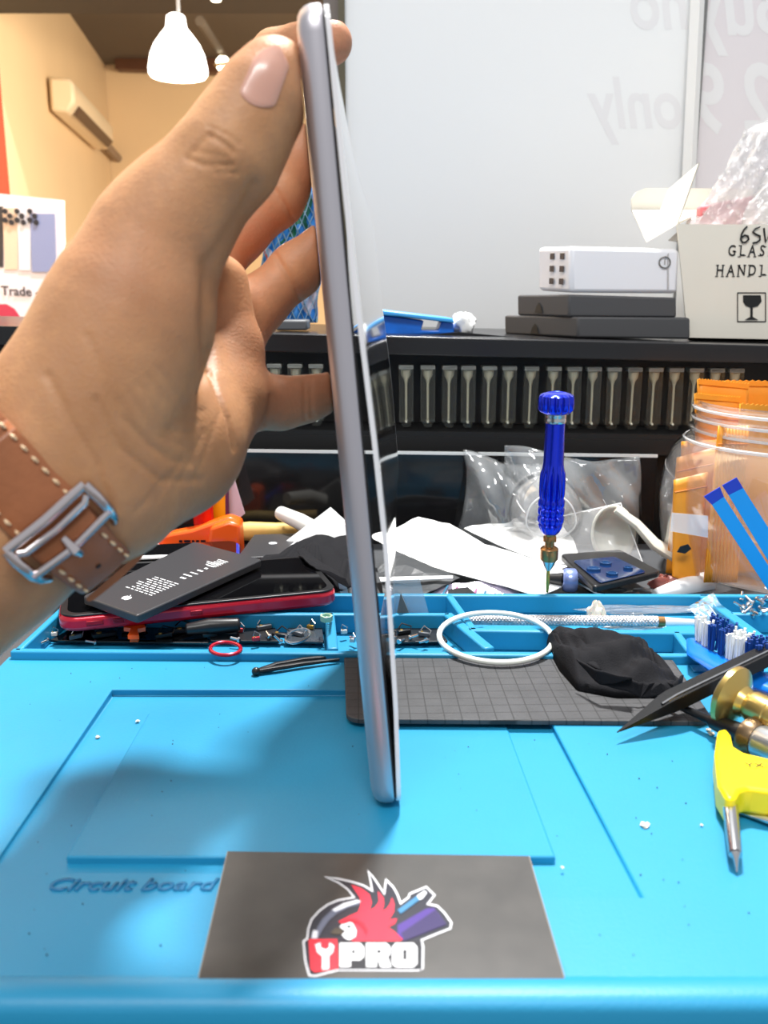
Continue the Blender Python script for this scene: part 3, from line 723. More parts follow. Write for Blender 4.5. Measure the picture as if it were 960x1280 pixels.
MB().tube([V(190, 236, 1.603), Vector((V(190, 236, 1.603).x, 1.603, -.9))], .006, 8).build('stand', mat('pale_card', S(250, 222, 190), .5), tr)
# ------------------------------------------------------------ the hand: one implicit surface, meshed once
def sdf_points(P_):
    """signed distance of the hand in metres at points P_ (N,3)"""
    def cap(a, b, ra, rb):
        a = np.array(a, dtype=np.float32); b = np.array(b, dtype=np.float32)
        ab = b-a; L2 = float(ab@ab); t = np.clip(((P_-a)@ab)/L2, 0, 1)
        return np.linalg.norm(P_-(a+t[:, None]*ab), axis=1)-(ra+(rb-ra)*t)
    def smin(a, b, k):
        h = np.clip(.5+.5*(b-a)/k, 0, 1); return b*(1-h)+a*h-k*h*(1-h)
    def J(px, py, d): return tuple(A(px, py, d))
    def chain(js, k=.004):
        d = None
        for i in range(len(js)-1):
            a, b = js[i], js[i+1]; c = cap(J(*a[:3]), J(*b[:3]), a[3]/1000, b[3]/1000)
            d = c if d is None else smin(d, c, k)
        return d
    # forearm and wrist: two parallel rods make an oval section
    arm = smin(chain([(68, 545, .264, 21.5), (-70, 645, .258, 23), (-230, 770, .25, 26)]), chain([(116, 600, .268, 20.5), (-10, 692, .262, 22.5), (-190, 830, .25, 26)]), .02)
    palm = chain([(196, 300, .262, 16.5), (164, 392, .264, 21.5), (128, 478, .264, 22.5), (88, 552, .264, 22)], .012)      # ball of the thumb
    palm = smin(palm, chain([(268, 505, .318, 14.5), (212, 560, .295, 20), (140, 605, .272, 20.5)], .012), .010)                                # heel of the hand
    for js in ([(216, 268, .350, 12), (190, 400, .315, 16), (130, 540, .285, 18)], [(252, 350, .350, 12.5), (210, 450, .315, 17), (140, 560, .285, 18)],
               [(282, 440, .338, 12.5), (230, 500, .315, 17), (150, 580, .285, 18)], [(280, 500, .325, 12.5), (230, 540, .300, 17)]):
        palm = smin(palm, chain(js, .01), .010)
    palm = smin(palm, chain([(205, 300, .27, 12), (240, 330, .31, 10), (262, 370, .335, 11)]), .012)   # web between thumb and index
    palm = smin(palm, chain([(283, 352, .322, 7.5), (297, 435, .322, 8.0), (294, 495, .318, 10)], .006), .007)
    d = smin(palm, arm, .014)
    thumb = chain([(196, 300, .262, 16.5), (232, 255, .260, 15.2), (285, 196, .257, 13.8), (312, 150, .257, 12.2), (335, 112, .257, 11.0), (345, 92, .257, 9.2)], .006)
    d = smin(d, thumb, .008)
    index = chain([(212, 262, .352, 11.5), (283, 152, .366, 10), (346, 70, .362, 9.2), (388, 54, .355, 9.0), (413, 53, .352, 8.4)], .005)
    middle = chain([(252, 345, .350, 11.5), (300, 290, .352, 10.2), (347, 250, .352, 9.6), (378, 200, .350, 8.8), (392, 178, .349, 8)], .004)
    ring = chain([(284, 432, .340, 11.5), (326, 378, .345, 9.8), (370, 338, .348, 9.6), (404, 308, .348, 8.6)], .004)
    pinky = chain([(280, 500, .326, 11), (332, 503, .330, 8.7), (352, 504, .331, 8.9), (383, 499, .332, 7.7), (416, 489, .333, 7.2)], .004)
    for f_ in (index, middle, ring, pinky): d = smin(d, f_, .005)
    # flattened where it presses on the tablet
    X = P_-np.array(TB, dtype=np.float32)
    q = np.stack([np.abs(X@np.array(ED)-WID/2)-WID/2, np.abs(X@np.array(EU)-LEN/2)-LEN/2, np.abs(X@np.array(EN)-TH/2)-TH/2], 1).astype(np.float32)
    box = np.linalg.norm(np.maximum(q, 0), axis=1)+np.minimum(q.max(1), 0)
    k = .0015; a_, b_ = d, -(box-.0002)
    h = np.clip(.5-.5*(b_-a_)/k, 0, 1)
    return b_*(1-h)+a_*h+k*h*(1-h)
def surface(fn, lo, hi, cs):
    """naive surface nets on a sparse grid"""
    lo = np.array(lo, dtype=np.float32); hi = np.array(hi, dtype=np.float32)
    B = 8; nb_ = np.ceil((hi-lo)/(cs*B)).astype(int); n = nb_*B+1
    cen = np.stack(np.meshgrid(*[np.arange(k) for k in nb_], indexing='ij'), -1).reshape(-1, 3)
    dc = fn((lo+(cen+.5)*B*cs).astype(np.float32)); act = cen[np.abs(dc) < B*cs*1.0]
    D = np.full(n, 1.0, np.float32); ax = np.arange(B+1)
    # inside blocks not active must read as negative
    for c in cen[(dc < 0)]: D[c[0]*B:c[0]*B+B+1, c[1]*B:c[1]*B+B+1, c[2]*B:c[2]*B+B+1] = -1
    loc = np.stack(np.meshgrid(ax, ax, ax, indexing='ij'), -1).reshape(-1, 3)
    for s_ in range(0, len(act), 800):
        idx = (act[s_:s_+800][:, None, :]*B+loc[None]).reshape(-1, 3)
        D[idx[:, 0], idx[:, 1], idx[:, 2]] = fn((lo+idx*cs).astype(np.float32))
    S_ = D < 0
    cnt = np.zeros(np.array(D.shape)-1, np.int8); 
    sl = [slice(0, -1), slice(1, None)]
    for i in (0, 1):
        for j in (0, 1):
            for k in (0, 1): cnt += S_[sl[i], sl[j], sl[k]]
    cells = np.argwhere((cnt > 0) & (cnt < 8))
    acc = np.zeros((len(cells), 3), np.float32); na = np.zeros(len(cells), np.float32)
    corners = [(i, j, k) for i in (0, 1) for j in (0, 1) for k in (0, 1)]
    g = lambda c: D[cells[:, 0]+c[0], cells[:, 1]+c[1], cells[:, 2]+c[2]]
    for a_ in corners:
        for ax_ in range(3):
            if a_[ax_] == 0:
                b_ = list(a_); b_[ax_] = 1; da, db = g(a_), g(b_); m = (da < 0) != (db < 0)
                t = np.where(m, da/np.where(np.abs(da-db) < 1e-12, 1, da-db), 0)
                p = np.tile(np.array(a_, np.float32), (len(cells), 1)); p[:, ax_] = t
                acc[m] += p[m]; na[m] += 1
    verts = lo+(cells+acc/na[:, None])*cs
    idm = -np.ones(cnt.shape, np.int32); idm[cells[:, 0], cells[:, 1], cells[:, 2]] = np.arange(len(cells))
    faces = []
    for ax_ in range(3):
        o1, o2 = (ax_+1) % 3, (ax_+2) % 3
        s0 = [slice(None)]*3; s1 = [slice(None)]*3; s0[ax_] = slice(0, -1); s1[ax_] = slice(1, None)
        a_, b_ = S_[tuple(s0)], S_[tuple(s1)]
        for flip in (0, 1):
            e = np.argwhere((a_ & ~b_) if not flip else (~a_ & b_))
            e = e[(e[:, o1] > 0) & (e[:, o2] > 0) & (e[:, o1] < n[o1]-1) & (e[:, o2] < n[o2]-1)]
            def at(d1, d2):
                q = e.copy(); q[:, o1] -= d1; q[:, o2] -= d2; return idm[q[:, 0], q[:, 1], q[:, 2]]
            f = np.stack([at(0, 0), at(1, 0), at(1, 1), at(0, 1)], 1)
            if flip: f = f[:, ::-1]
            faces.append(f)
    faces = np.concatenate(faces); faces = faces[(faces >= 0).all(1)]
    return verts, faces
allc = [A(x, y, d) for x in (-110, 450) for y in (10, 860) for d in (.225, .39)]
lo = [-.118, .195, .055]; hi = [.0, .40, .262]
hv, hf = surface(sdf_points, lo, hi, .00085)
print('hand', hv.shape, hf.shape)
# laplacian smoothing and skin creases
def project(P_):
    X = P_-np.array(CAM); d = X@np.array(DV); return 480+F*(X@np.array(RV))/d, 640-F*(X@np.array(UV_))/d, d
def normals(v, f):
    fn_ = np.cross(v[f[:, 2]]-v[f[:, 0]], v[f[:, 3]]-v[f[:, 1]]); vn = np.zeros_like(v)
    for k in range(4): np.add.at(vn, f[:, k], fn_)
    return vn/np.maximum(np.linalg.norm(vn, axis=1), 1e-9)[:, None]
def smooth_(v, f, it):
    deg = np.zeros(len(v), np.float32)
    for k in range(4): np.add.at(deg, f[:, k], 2)
    for _ in range(it):
        s_ = np.zeros_like(v)
        for k in range(4): np.add.at(s_, f[:, k], v[f[:, (k+1) % 4]]+v[f[:, (k-1) % 4]])
        v = v*.4+.6*s_/deg[:, None]
    return v
hv = smooth_(hv.astype(np.float64), hf, 2)
vn = normals(hv, hf)
if (vn*(hv-hv.mean(0))).sum() < 0: hf = hf[:, ::-1]; vn = -vn
px_, py_, dd_ = project(hv); vdir = (np.array(CAM)-hv); vdir /= np.linalg.norm(vdir, axis=1)[:, None]; front = (vn*vdir).sum(1)
disp_ = np.zeros(len(hv))
def crease(pts, wpx, depth, dmin=0, dmax=1):
    global disp_
    best = np.full(len(hv), 1e9)
    for (x0, y0), (x1, y1) in zip(pts[:-1], pts[1:]):
        dx, dy = x1-x0, y1-y0; t = np.clip(((px_-x0)*dx+(py_-y0)*dy)/(dx*dx+dy*dy), 0, 1)
        best = np.minimum(best, np.hypot(px_-x0-t*dx, py_-y0-t*dy))
    m = (front > .05) & (dd_ > dmin) & (dd_ < dmax)
    disp_ -= np.where(m, depth*np.exp(-(best/wpx)**2), 0)
TM = .285
crease([(236, 196), (250, 180), (262, 168)], 3.5, .0006, 0, TM)
crease([(262, 168), (282, 180), (292, 190)], 3, .0008, 0, TM)
crease([(234, 198), (255, 206), (290, 206)], 3, .0007, 0, TM)
crease([(240, 188), (258, 192), (284, 198)], 2.5, .0004, 0, TM)
crease([(262, 158), (286, 170), (300, 180)], 2.5, .0004, 0, TM)
crease([(268, 215), (296, 216)], 3, .0004, 0, TM)
crease([(318, 232), (312, 248), (296, 275), (262, 330), (256, 400), (262, 460)], 8, .0010)
crease([(262, 462), (272, 492), (286, 525), (293, 562)], 2.6, .0011)
crease([(256, 330), (262, 380), (258, 440), (240, 500), (215, 540)], 9, .0007)
crease([(338, 496), (338, 508), (333, 530)], 3, .0005)
crease([(381, 476), (381, 524)], 2.5, .0007); crease([(388, 476), (389, 520)], 2.5, .0007)
crease([(338, 230), (356, 255), (366, 275)], 3, .0008, TM)
crease([(344, 318), (364, 352), (376, 378)], 3, .0008, TM)
crease([(120, 500), (150, 560), (200, 600), (250, 600)], 5, .0005)
crease([(60, 470), (90, 530), (120, 580), (140, 640)], 6, .0007)
crease([(110, 420), (150, 520), (210, 575), (240, 578)], 5, .0004)
for k in range(5): crease([(150+12*k, 500-10*k), (180+14*k, 555-10*k), (215+10*k, 570-14*k)], 4, .00022)
for k in range(4): crease([(170+25*k, 640-14*k), (215+20*k, 590-25*k)], 4, .0002)
# nail bed: thumb
hv = hv+vn*disp_[:, None]
vn = normals(hv, hf)
hm = bpy.data.meshes.new('person'); hm.from_pydata(hv.tolist(), [], hf.tolist()); hm.update(); hm.shade_smooth()
def skin():
    m = mat('skin', S(196, 148, 112), .52, bump=.3, bscale=900, spec=.4, sss=.12)
    nt = m.node_tree; b = nt.nodes['Principled BSDF']; L = nt.links.new
    tc = nt.nodes.new('ShaderNodeTexCoord')
    n1 = nt.nodes.new('ShaderNodeTexNoise'); n1.inputs['Scale'].default_value = 45; n1.inputs['Detail'].default_value = 5
    n2 = nt.nodes.new('ShaderNodeTexNoise'); n2.inputs['Scale'].default_value = 300; n2.inputs['Detail'].default_value = 3
    r1 = nt.nodes.new('ShaderNodeMapRange'); r1.inputs['From Min'].default_value = .35; r1.inputs['From Max'].default_value = .65
    r2 = nt.nodes.new('ShaderNodeMapRange'); r2.inputs['From Min'].default_value = .4; r2.inputs['From Max'].default_value = .6; r2.inputs['To Max'].default_value = .35
    at = nt.nodes.new('ShaderNodeAttribute'); at.attribute_name = 'pink'
    m1 = nt.nodes.new('ShaderNodeMix'); m1.data_type = 'RGBA'; m1.inputs[6].default_value = S(202, 150, 106); m1.inputs[7].default_value = S(178, 128, 88)
    m2 = nt.nodes.new('ShaderNodeMix'); m2.data_type = 'RGBA'; m2.inputs[7].default_value = S(206, 128, 104)
    m3 = nt.nodes.new('ShaderNodeMix'); m3.data_type = 'RGBA'; m3.inputs[7].default_value = S(180, 132, 98)
    L(tc.outputs['Object'], n1.inputs[0]); L(tc.outputs['Object'], n2.inputs[0]); L(n1.outputs[0], r1.inputs[0]); L(n2.outputs[0], r2.inputs[0])
    L(r1.outputs[0], m1.inputs[0]); L(m1.outputs[2], m2.inputs[6]); L(at.outputs['Fac'], m2.inputs[0]); L(m2.outputs[2], m3.inputs[6]); L(r2.outputs[0], m3.inputs[0])
    L(m3.outputs[2], b.inputs['Base Color'])
    return m
hm.materials.append(skin())
pink = np.zeros(len(hv))
for (x, y, d, r, s_) in ((413, 53, .352, .016, 1), (345, 95, .257, .012, .6), (380, 195, .35, .02, .6), (404, 308, .348, .02, .4), (412, 490, .333, .02, .5), (350, 503, .331, .02, .6), (290, 460, .335, .03, .6), (325, 380, .345, .02, .5), (310, 290, .35, .025, .8), (180, 330, .25, .022, .35)):
    c = np.array(A(x, y, d)); pink = np.maximum(pink, s_*.6*np.exp(-(np.linalg.norm(hv-c, axis=1)/r)**2))
at = hm.attributes.new('pink', 'FLOAT', 'POINT'); at.data.foreach_set('value', pink.astype(np.float32))
hand = bpy.data.objects.new('person', hm); COL.objects.link(hand)
tag(hand, 'left hand of a person holding the silver tablet upright, bare forearm entering from the left', 'person')
bvh = BVHTree.FromPolygons([tuple(v) for v in hv], [tuple(f) for f in hf])
def hit(px, py):
    r = ray(px, py).normalized(); p, n, i, d = bvh.ray_cast(CAM, r); 
    return (p, n) if p is not None else (None, None)
# thumb nail
na_, nbx = Vector((318, 132)), Vector((346, 62))     # base and tip centre of the nail
ax2 = (nbx-na_).normalized(); per = Vector((-ax2.y, ax2.x))
NU_, NV_ = 18, 24; pts = []; ok = True
hp, hn = hit(330, 96)
for i in range(NU_):
    for j in range(NV_):
        s_ = -1+2*i/(NU_-1); t = j/(NV_-1)
        wd = 24*(1-.10*t)*math.sqrt(max(0, 1-max(0, (t-.80)/.20)**2*.75))*math.sqrt(max(.0, 1-max(0, (.12-t)/.12)**2*.35))
        al = 78*t+(6*(s_*s_)*(1 if t < .5 else -1)*(.9 if t < .5 else 1.4)*abs(t-.5)*2)*(1)
        q = na_+ax2*al+per*wd*s_
        p, n = hit(q.x, q.y)
        if p is None: p, n = pts[-1][0], pts[-1][1]
        e_ = (1-abs(s_)**6)*(1 if t > .03 else .0)
        pts.append((p, n, p+n*(.00025+.00055*e_*(.4+.6*t))))
nm = MB(); nm.v = [p[2] for p in pts]+[p[0]-p[1]*.0008 for p in pts]
n0 = NU_*NV_; fs = []
for i in range(NU_-1):
    for j in range(NV_-1):
        a_ = i*NV_+j; fs.append((a_, a_+NV_, a_+NV_+1, a_+1)); fs.append((n0+a_, n0+a_+1, n0+a_+NV_+1, n0+a_+NV_))
for i in range(NU_-1):
    for j in (0, NV_-1): a_ = i*NV_+j; fs.append((a_, n0+a_, n0+a_+NV_, a_+NV_))
for j in range(NV_-1):
    for i in (0, NU_-1): a_ = i*NV_+j; fs.append((a_, a_+1, n0+a_+1, n0+a_))
nm.f = fs
nm.build('thumb_nail', mat('nail_pink', S(206, 156, 138), .25, spec=.5, sss=.1, coat=.15), hand)

# ------------------------------------------------------------ watch strap round the wrist
wa = A(96, 578, .266); wb_ = A(-29, 683, .260); wax = (wa-wb_).normalized()       # towards the hand
wc = A(20, 588, .2640)                                                          # middle of the strap
vv = (CAM-wc); vv = (vv-wax*vv.dot(wax)).normalized()                           # towards the viewer
wp = wax.cross(vv).normalized()
if wp.z > 0: wp = -wp                                                           # wp points down-right along the band
def stad(s, r, half):     # s 0..1 round a stadium: returns (along wp, along vv)
    per_ = 2*PI*r+4*half; x = (s % 1)*per_
    if x < 2*half: return (-half+x, r)
    x -= 2*half
    if x < PI*r: a_ = x/r; return (half+r*math.sin(a_), r*math.cos(a_))
    x -= PI*r
    if x < 2*half: return (half-x, -r)
    x -= 2*half; a_ = x/r; return (-half-r*math.sin(a_), -r*math.cos(a_))
RR, HALF = .0282, .0095
def SP(s, wq, dr=0):
    a_, b_ = stad(s, RR+dr, HALF); return wc+wp*a_+vv*b_+wax*wq
watch = thing('wrist_watch', wc-vv*RR, 'tan leather watch strap with cream stitching and silver buckle on the wrist', 'watch')
M_leather = mat('tan_leather', S(158, 96, 58), .42, bump=.3, bscale=500, var=.12, vscale=80)
M_edge = mat('leather_edge', S(120, 60, 34), .5)
W2 = .0098
def strap(s0, s1, dr, name, n=60, w0=W2, w1=W2, th=.0018, m=None):
    prof = []
    m_ = MB(); vs = []; 
    for i in range(n):
        s = s0+(s1-s0)*i/(n-1); ww = w0+(w1-w0)*i/(n-1)
        for (wq, d_) in ((-ww, 0), (-ww, th*.6), (-ww*.86, th), (0, th*1.25), (ww*.86, th), (ww, th*.6), (ww, 0)): vs.append(SP(s, wq, dr+d_))
    k = 7; fs = [(i*k+j, i*k+(j+1) % k, (i+1)*k+(j+1) % k, (i+1)*k+j) for i in range(n-1) for j in range(k)]
    fs += [tuple(range(k))[::-1], tuple(range((n-1)*k, n*k))]
    return m_.add(vs, fs).build(name, m or M_leather, watch)
main_strap = strap(.0, 1.0, .0005, 'strap', 120)
def st(s, wq, dr, ds=.0055):
    a_, b_ = SP(s, wq, dr), SP(s+ds*1.6, wq+.0002, dr); c = (a_+b_)/2; d_ = (b_-a_)/2
    mb = MB(); mb.tube([a_, c+(c-wc).normalized()*.0003, b_], [.0003, .00055, .0003], 6); return mb
M_st = mat('cream_thread', S(232, 200, 160), .6)
for k in range(11):
    for wq in (-.0079, .0079): st(.925+.0165*k+.0, wq, .0026).build('stitch', M_st, main_strap)
# free end over the buckle
tail_ = strap(.120, .212, .0030, 'strap_tail', 30, .0092, .0086)
for k in range(5):
    for wq in (-.0072, .0072): st(.132+.0165*k, wq, .0052).build('stitch', M_st, tail_)
MB().lathe(SP(.182, .0002, .0044), (SP(.182, 0, .01)-SP(.182, 0, .0)), [(0, .0008), (.0012, .0008)], 10).build('hole', mat('hole_dark', S(40, 24, 16), .8), tail_)
strap(.262, .285, .003, 'strap_loop', 6, .0105, .0105)
# buckle
M_chrome = mat('chrome', S(214, 205, 206), .12, 1)
def bk(s, wq, dr=.0048): return SP(s, wq, dr)
bkl = MB().tube([bk(.094, -.0128), bk(.094, 0, .0056), bk(.094, .0128)], [.0014, .0016, .0014], 10).build('buckle', M_chrome, watch)
MB().tube([bk(.104, -.0112), bk(.108, -.0096, .0052), bk(.109, 0, .0056), bk(.108, .0096, .0052), bk(.104, .0112)], [.0011]*5, 10).build('buckle_bar', M_chrome, bkl)
for sg in (-1, 1):
    MB().tube([bk(.094, .0128*sg), bk(.110, .0130*sg), bk(.135, .0128*sg, .0044), bk(.150, .0124*sg, .0034), bk(.168, .0112*sg, .0014)], [.0016, .0017, .0016, .0014, .0011], 10).build('buckle_side', M_chrome, bkl)
MB().tube([bk(.134, -.0124, .0052), bk(.134, 0, .0064), bk(.134, .0124, .0052)], [.0012]*3, 10).build('buckle_bar', M_chrome, bkl)
MB().tube([bk(.122, -.0004, .0052), bk(.134, -.0004, .0074), bk(.146, -.0004, .0060)], [.0010, .0016, .0011], 10).build('buckle_prong', M_chrome, bkl)
# ------------------------------------------------------------ clutter behind and on the mat
def facets(name, pts, faces, m, parent=None, solid=.0006, sub=0, amp=0, seed=1, smooth=False):
    """folded sheet from (px, py, y) points"""
    vs = [V(*p) for p in pts]
    mb = MB().add(vs, faces)
    if amp:
        me = bpy.data.meshes.new('t'); me.from_pydata([tuple(v) for v in mb.v], [], mb.f); bm = bmesh.new(); bm.from_mesh(me)
        bmesh.ops.triangulate(bm, faces=bm.faces); bmesh.ops.subdivide_edges(bm, edges=bm.edges, cuts=5, use_grid_fill=True)
        rnd = random.Random(seed); ph = [rnd.uniform(0, 6) for _ in range(6)]
        for v in bm.verts:
            c = v.co*1000
            v.co += Vector((0, .4, 1))*amp*(math.sin(c.x*.16+ph[0]+.1*c.y)*.5+math.sin(c.y*.21+c.x*.09+ph[1])*.5+.35*math.sin(c.x*.5+ph[2])*math.sin(c.y*.43+ph[3]))
        bm.verts.index_update(); mb = MB(); mb.add([v.co.copy() for v in bm.verts], [tuple(v.index for v in f.verts) for f in bm.faces]); bm.free()
    return mb.build(name, m, parent, solid=solid, sub=sub, smooth=smooth)
def qslab(name, px4, z, t, m, parent, r=.003, bevel=.0005, dz=(0, 0, 0, 0)):
    return slab([G(x, y, z+d) for (x, y), d in zip(px4, dz)], t, r).build(name, m, parent, bevel=bevel)
M_red = mat('red_metal', S(206, 24, 52), .25, .35, coat=.4)
M_blackglass = mat('black_glass', S(8, 8, 10), .04, spec=.6)
M_blackpl = mat('black_plastic', S(22, 22, 24), .35)
M_steel = mat('steel', S(200, 200, 202), .22, 1)
M_paper = mat('white_paper', S(244, 244, 242), .6)

# red phone
a, b = G(74, 793, .004), G(424, 757, .0045)
n_ = Vector((-(b-a).y, (b-a).x, 0)).normalized(); wp_ = .072
ph = thing('smartphone', (a+b)/2+n_*wp_/2, 'red framed smartphone lying screen up across the tray rim, under the black battery', 'phone')
q4 = [a, b, b+n_*wp_, a+n_*wp_]
slab(q4, .0078, .010, 8).build('frame', M_red, ph, bevel=.0022, segs=3)
def insetq(q, d, dz):
    c = sum(q, Vector())/4; e1 = (q[1]-q[0]).normalized(); e2 = (q[3]-q[0]).normalized()
    return [q[0]+e1*d+e2*d+Vector((0, 0, dz)), q[1]-e1*d+e2*d+Vector((0, 0, dz)), q[2]-e1*d-e2*d+Vector((0, 0, dz)), q[3]+e1*d-e2*d+Vector((0, 0, dz))]
slab(insetq(q4, .0008, .0076), .0011, .009, 8).build('bezel', M_blackpl, ph, bevel=.0004)
slab(insetq(q4, .0042, .0087), .0002, .007, 8).build('screen', M_blackglass, ph)
for t_, L_ in ((.12, .008), (.20, .005), (.47, .006)):
    c = a+(b-a)*t_-n_*.0002+Vector((0, 0, .0042)); MB().box(c, (b-a).normalized()*L_/2, n_*.0004, (0, 0, .0011)).build('side_button', mat('red_dark', S(160, 16, 36), .3, .3), ph, bevel=.0003)
# blue-edged phone behind
bp2 = thing('smartphone', G(180, 720, .006), 'blue edged smartphone mostly hidden behind the wrist and the battery', 'phone')
qb = [G(70, 742, .0035), G(300, 728, .0035), G(300, 690, .0035), G(100, 700, .0035)]
slab(qb, .0075, .008, 6).build('frame', mat('blue_metal', S(30, 60, 190), .3, .3), bp2, bevel=.0015)
slab(insetq(qb, .002, .0073), .001, .007, 6).build('screen', M_blackglass, bp2)
wst = qslab('side_stripe', [(120, 702), (210, 698), (210, 695), (120, 698)], .0125, .0008, M_paper, bp2, .0004, 0)
# battery
bq = [G(172, 780, .0145), G(328, 708, .0145), G(243, 685, .0145), G(104, 755, .0145)]
bt_ = thing('battery', sum(bq, Vector())/4, 'black phone battery with white print lying diagonally on the red phone', 'battery')
slab(bq, .0042, .002).build('cell', mat('battery_black', S(52, 52, 55), .38, bump=.08, bscale=900), bt_, bevel=.0007)
e1 = (bq[1]-bq[0]).normalized(); e2 = (bq[3]-bq[0]); Wb = e2.length; e2.normalize(); bo = bq[0]+Vector((0, 0, .00425)); Lb = (bq[1]-bq[0]).length
M_wh = mat('white_print', S(226, 228, 230), .5)
def bat_rect(u0, u1, v0, v1, nm='printed_line'):
    MB().prism([bo+e1*u+e2*v for u, v in ((u0, v0), (u1, v0), (u1, v1), (u0, v1))], (0, 0, .00008)).build(nm, M_wh, bt_)
fruit = [(0, -3.1), (1.6, -3.6), (3, -2), (3.2, .2), (2.2, 2.2), (.9, 2.2), (0, 1.9), (-.9, 2.2), (-2.2, 2.2), (-3.2, .4), (-3, -2), (-1.6, -3.6)]
lc = bo+e1*.013+e2*Wb*.50
MB().prism([lc+e1*y*.00085*-1*-1+e2*x*.00085*1 for x, y in fruit], (0, 0, .00008)).build('printed_symbol', M_wh, bt_)
MB().prism([lc+e1*(y)*.00085+e2*x*.00085 for x, y in ((0, 2.6), (.4, 3.8), (1.5, 4.6), (1.2, 3.2))], (0, 0, .00008)).build('printed_symbol', M_wh, bt_)
rb = random.Random(4)
for k in range(9):
    u = .023+.0026*k; v_ = Wb*.30
    while v_ < Wb*.72:
        l = rb.uniform(.002, .005); bat_rect(u, u+.0008, v_, v_+l); v_ += l+.0012
for k in range(7):
    u = .052+.0050*k; bat_rect(u, u+rb.uniform(.001, .003), Wb*(.34+.03*rb.random()), Wb*(.40+.12*rb.random()))
for k in range(6): bat_rect(.078+.0022*k, .0788+.0022*k, Wb*.32, Wb*(.48+.12*rb.random()))
# back battery, wooden stick, tube, papers
bk_ = thing('battery', G(340, 684, .004), 'second black battery with a white symbol lying behind the black cloth', 'battery')
b2q = [G(296, 706, .004), G(392, 702, .004), G(388, 674, .004), G(318, 676, .004)]
slab(b2q, .0045, .002).build('cell', mat('battery_black', S(44, 44, 48), .38), bk_, bevel=.0006)
c2 = G(341, 679, .0088)
MB().lathe(c2, (0, 0, 1), [(0, .0028), (.0001, .0028)], 14).build('printed_symbol', M_wh, bk_)
for k in range(3): MB().prism([G(358+k*6, 686, .0087), G(360+k*6, 686, .0087), G(372+k*6, 676, .0087), (G(370+k*6, 676, .0087))], (0, 0, .0001)).build('printed_line', M_wh, bk_)
tag(MB().tube([V(292, 664, .622), V(312, 664, .622), V(345, 663, .622), V(392, 661, .622)], [.006, .0068, .0055, .0055], 14).build('wooden_stick', mat('wood_yellow', S(214, 178, 98), .5, var=.15, vscale=60)), 'pale yellow wooden stick lying behind the second battery', 'stick')
tag(MB().tube([V(350, 641, .617), V(375, 652, .60), V(395, 663, .595)], [.0048, .0056, .0056], 14).build('white_tube', mat('white_plastic', S(232, 230, 222), .35), bevel=.0005), 'rounded white plastic tube leaning on the white paper scrap', 'tube')
tag(facets('paper_scrap', [(358, 676, .585), (413, 634, .590), (444, 672, .59), (410, 690, .575), (436, 655, .60)], [(0, 1, 3), (1, 2, 3), (1, 4, 2)], M_paper), 'pointed white paper scrap standing behind the black cloth on the left', 'paper')
# orange holder with yellow strip and red tube
oh = thing('tool_holder', V(230, 690, .60), 'bright orange plastic holder standing behind the battery', 'holder')
M_or = mat('orange_plastic', S(255, 96, 22), .3, sss=.1)
MB().prism([V(x, y, .585) for x, y in ((155, 683), (213, 667), (240, 662), (285, 646), (301, 652), (303, 700), (155, 702))], (0, .012, 0)).build('body', M_or, oh, bevel=.002)
MB().prism([V(x, y, .575) for x, y in ((262, 660), (286, 652), (300, 656), (300, 700), (258, 700))], (0, .012, 0)).build('block', M_or, oh, bevel=.002)
MB().prism([V(x, y, .583) for x, y in ((176, 700), (193, 674), (216, 697))], (0, -.002, 0)).build('pink_flap', mat('pale_pink', S(246, 200, 190), .5), oh)
text_mb('Ramadan', V(243, 677, .5838), (1, 0, .03), (0, 0, 1), .0052).build('lettering', mat('ink_black', S(16, 16, 16), .5), oh) if False else None
for k, (x0, x1) in enumerate(((224, 228), (230, 238), (240, 243), (245, 249), (251, 257))):
    MB().prism([V(x, y, .5845) for x, y in ((x0, 675), (x1, 675), (x1, 677.5), (x0, 677.5))], (0, -.0004, 0)).build('dark_print', M_blackpl, oh)
yt = thing('pouch', V(272, 655, .61), 'yellow plastic strip with purple edge standing beside the orange holder', 'packet')
MB().prism([V(x, y, .61) for x, y in ((258, 662), (262, 600), (282, 575), (284, 658))], (0, .003, 0)).build('sheet', mat('yellow_plastic', S(244, 176, 14), .3), yt)
MB().prism([V(x, y, .609) for x, y in ((281, 576), (284.5, 574), (286, 658), (282, 658))], (0, .003, 0)).build('purple_edge', mat('purple_dark', S(84, 30, 74), .5), yt)
tag(MB().tube([V(256, 668, .60), V(254, 640, .60), V(252, 606, .60)], [.0068, .0070, .0066], 14).build('red_tube', mat('red_clear', S(214, 36, 16), .12, trans=.3, ior=1.3), bevel=.001), 'glossy red plastic tube standing left of the yellow strip', 'tube')
tag(MB().prism([V(x, y, .615) for x, y in ((285, 596), (292, 596), (306, 642), (296, 650), (285, 655))], (0, .001, 0)).build('pale_label', mat('pale_lilac', S(214, 190, 200), .5)), 'pale pinkish paper wedge standing right of the yellow strip', 'paper')
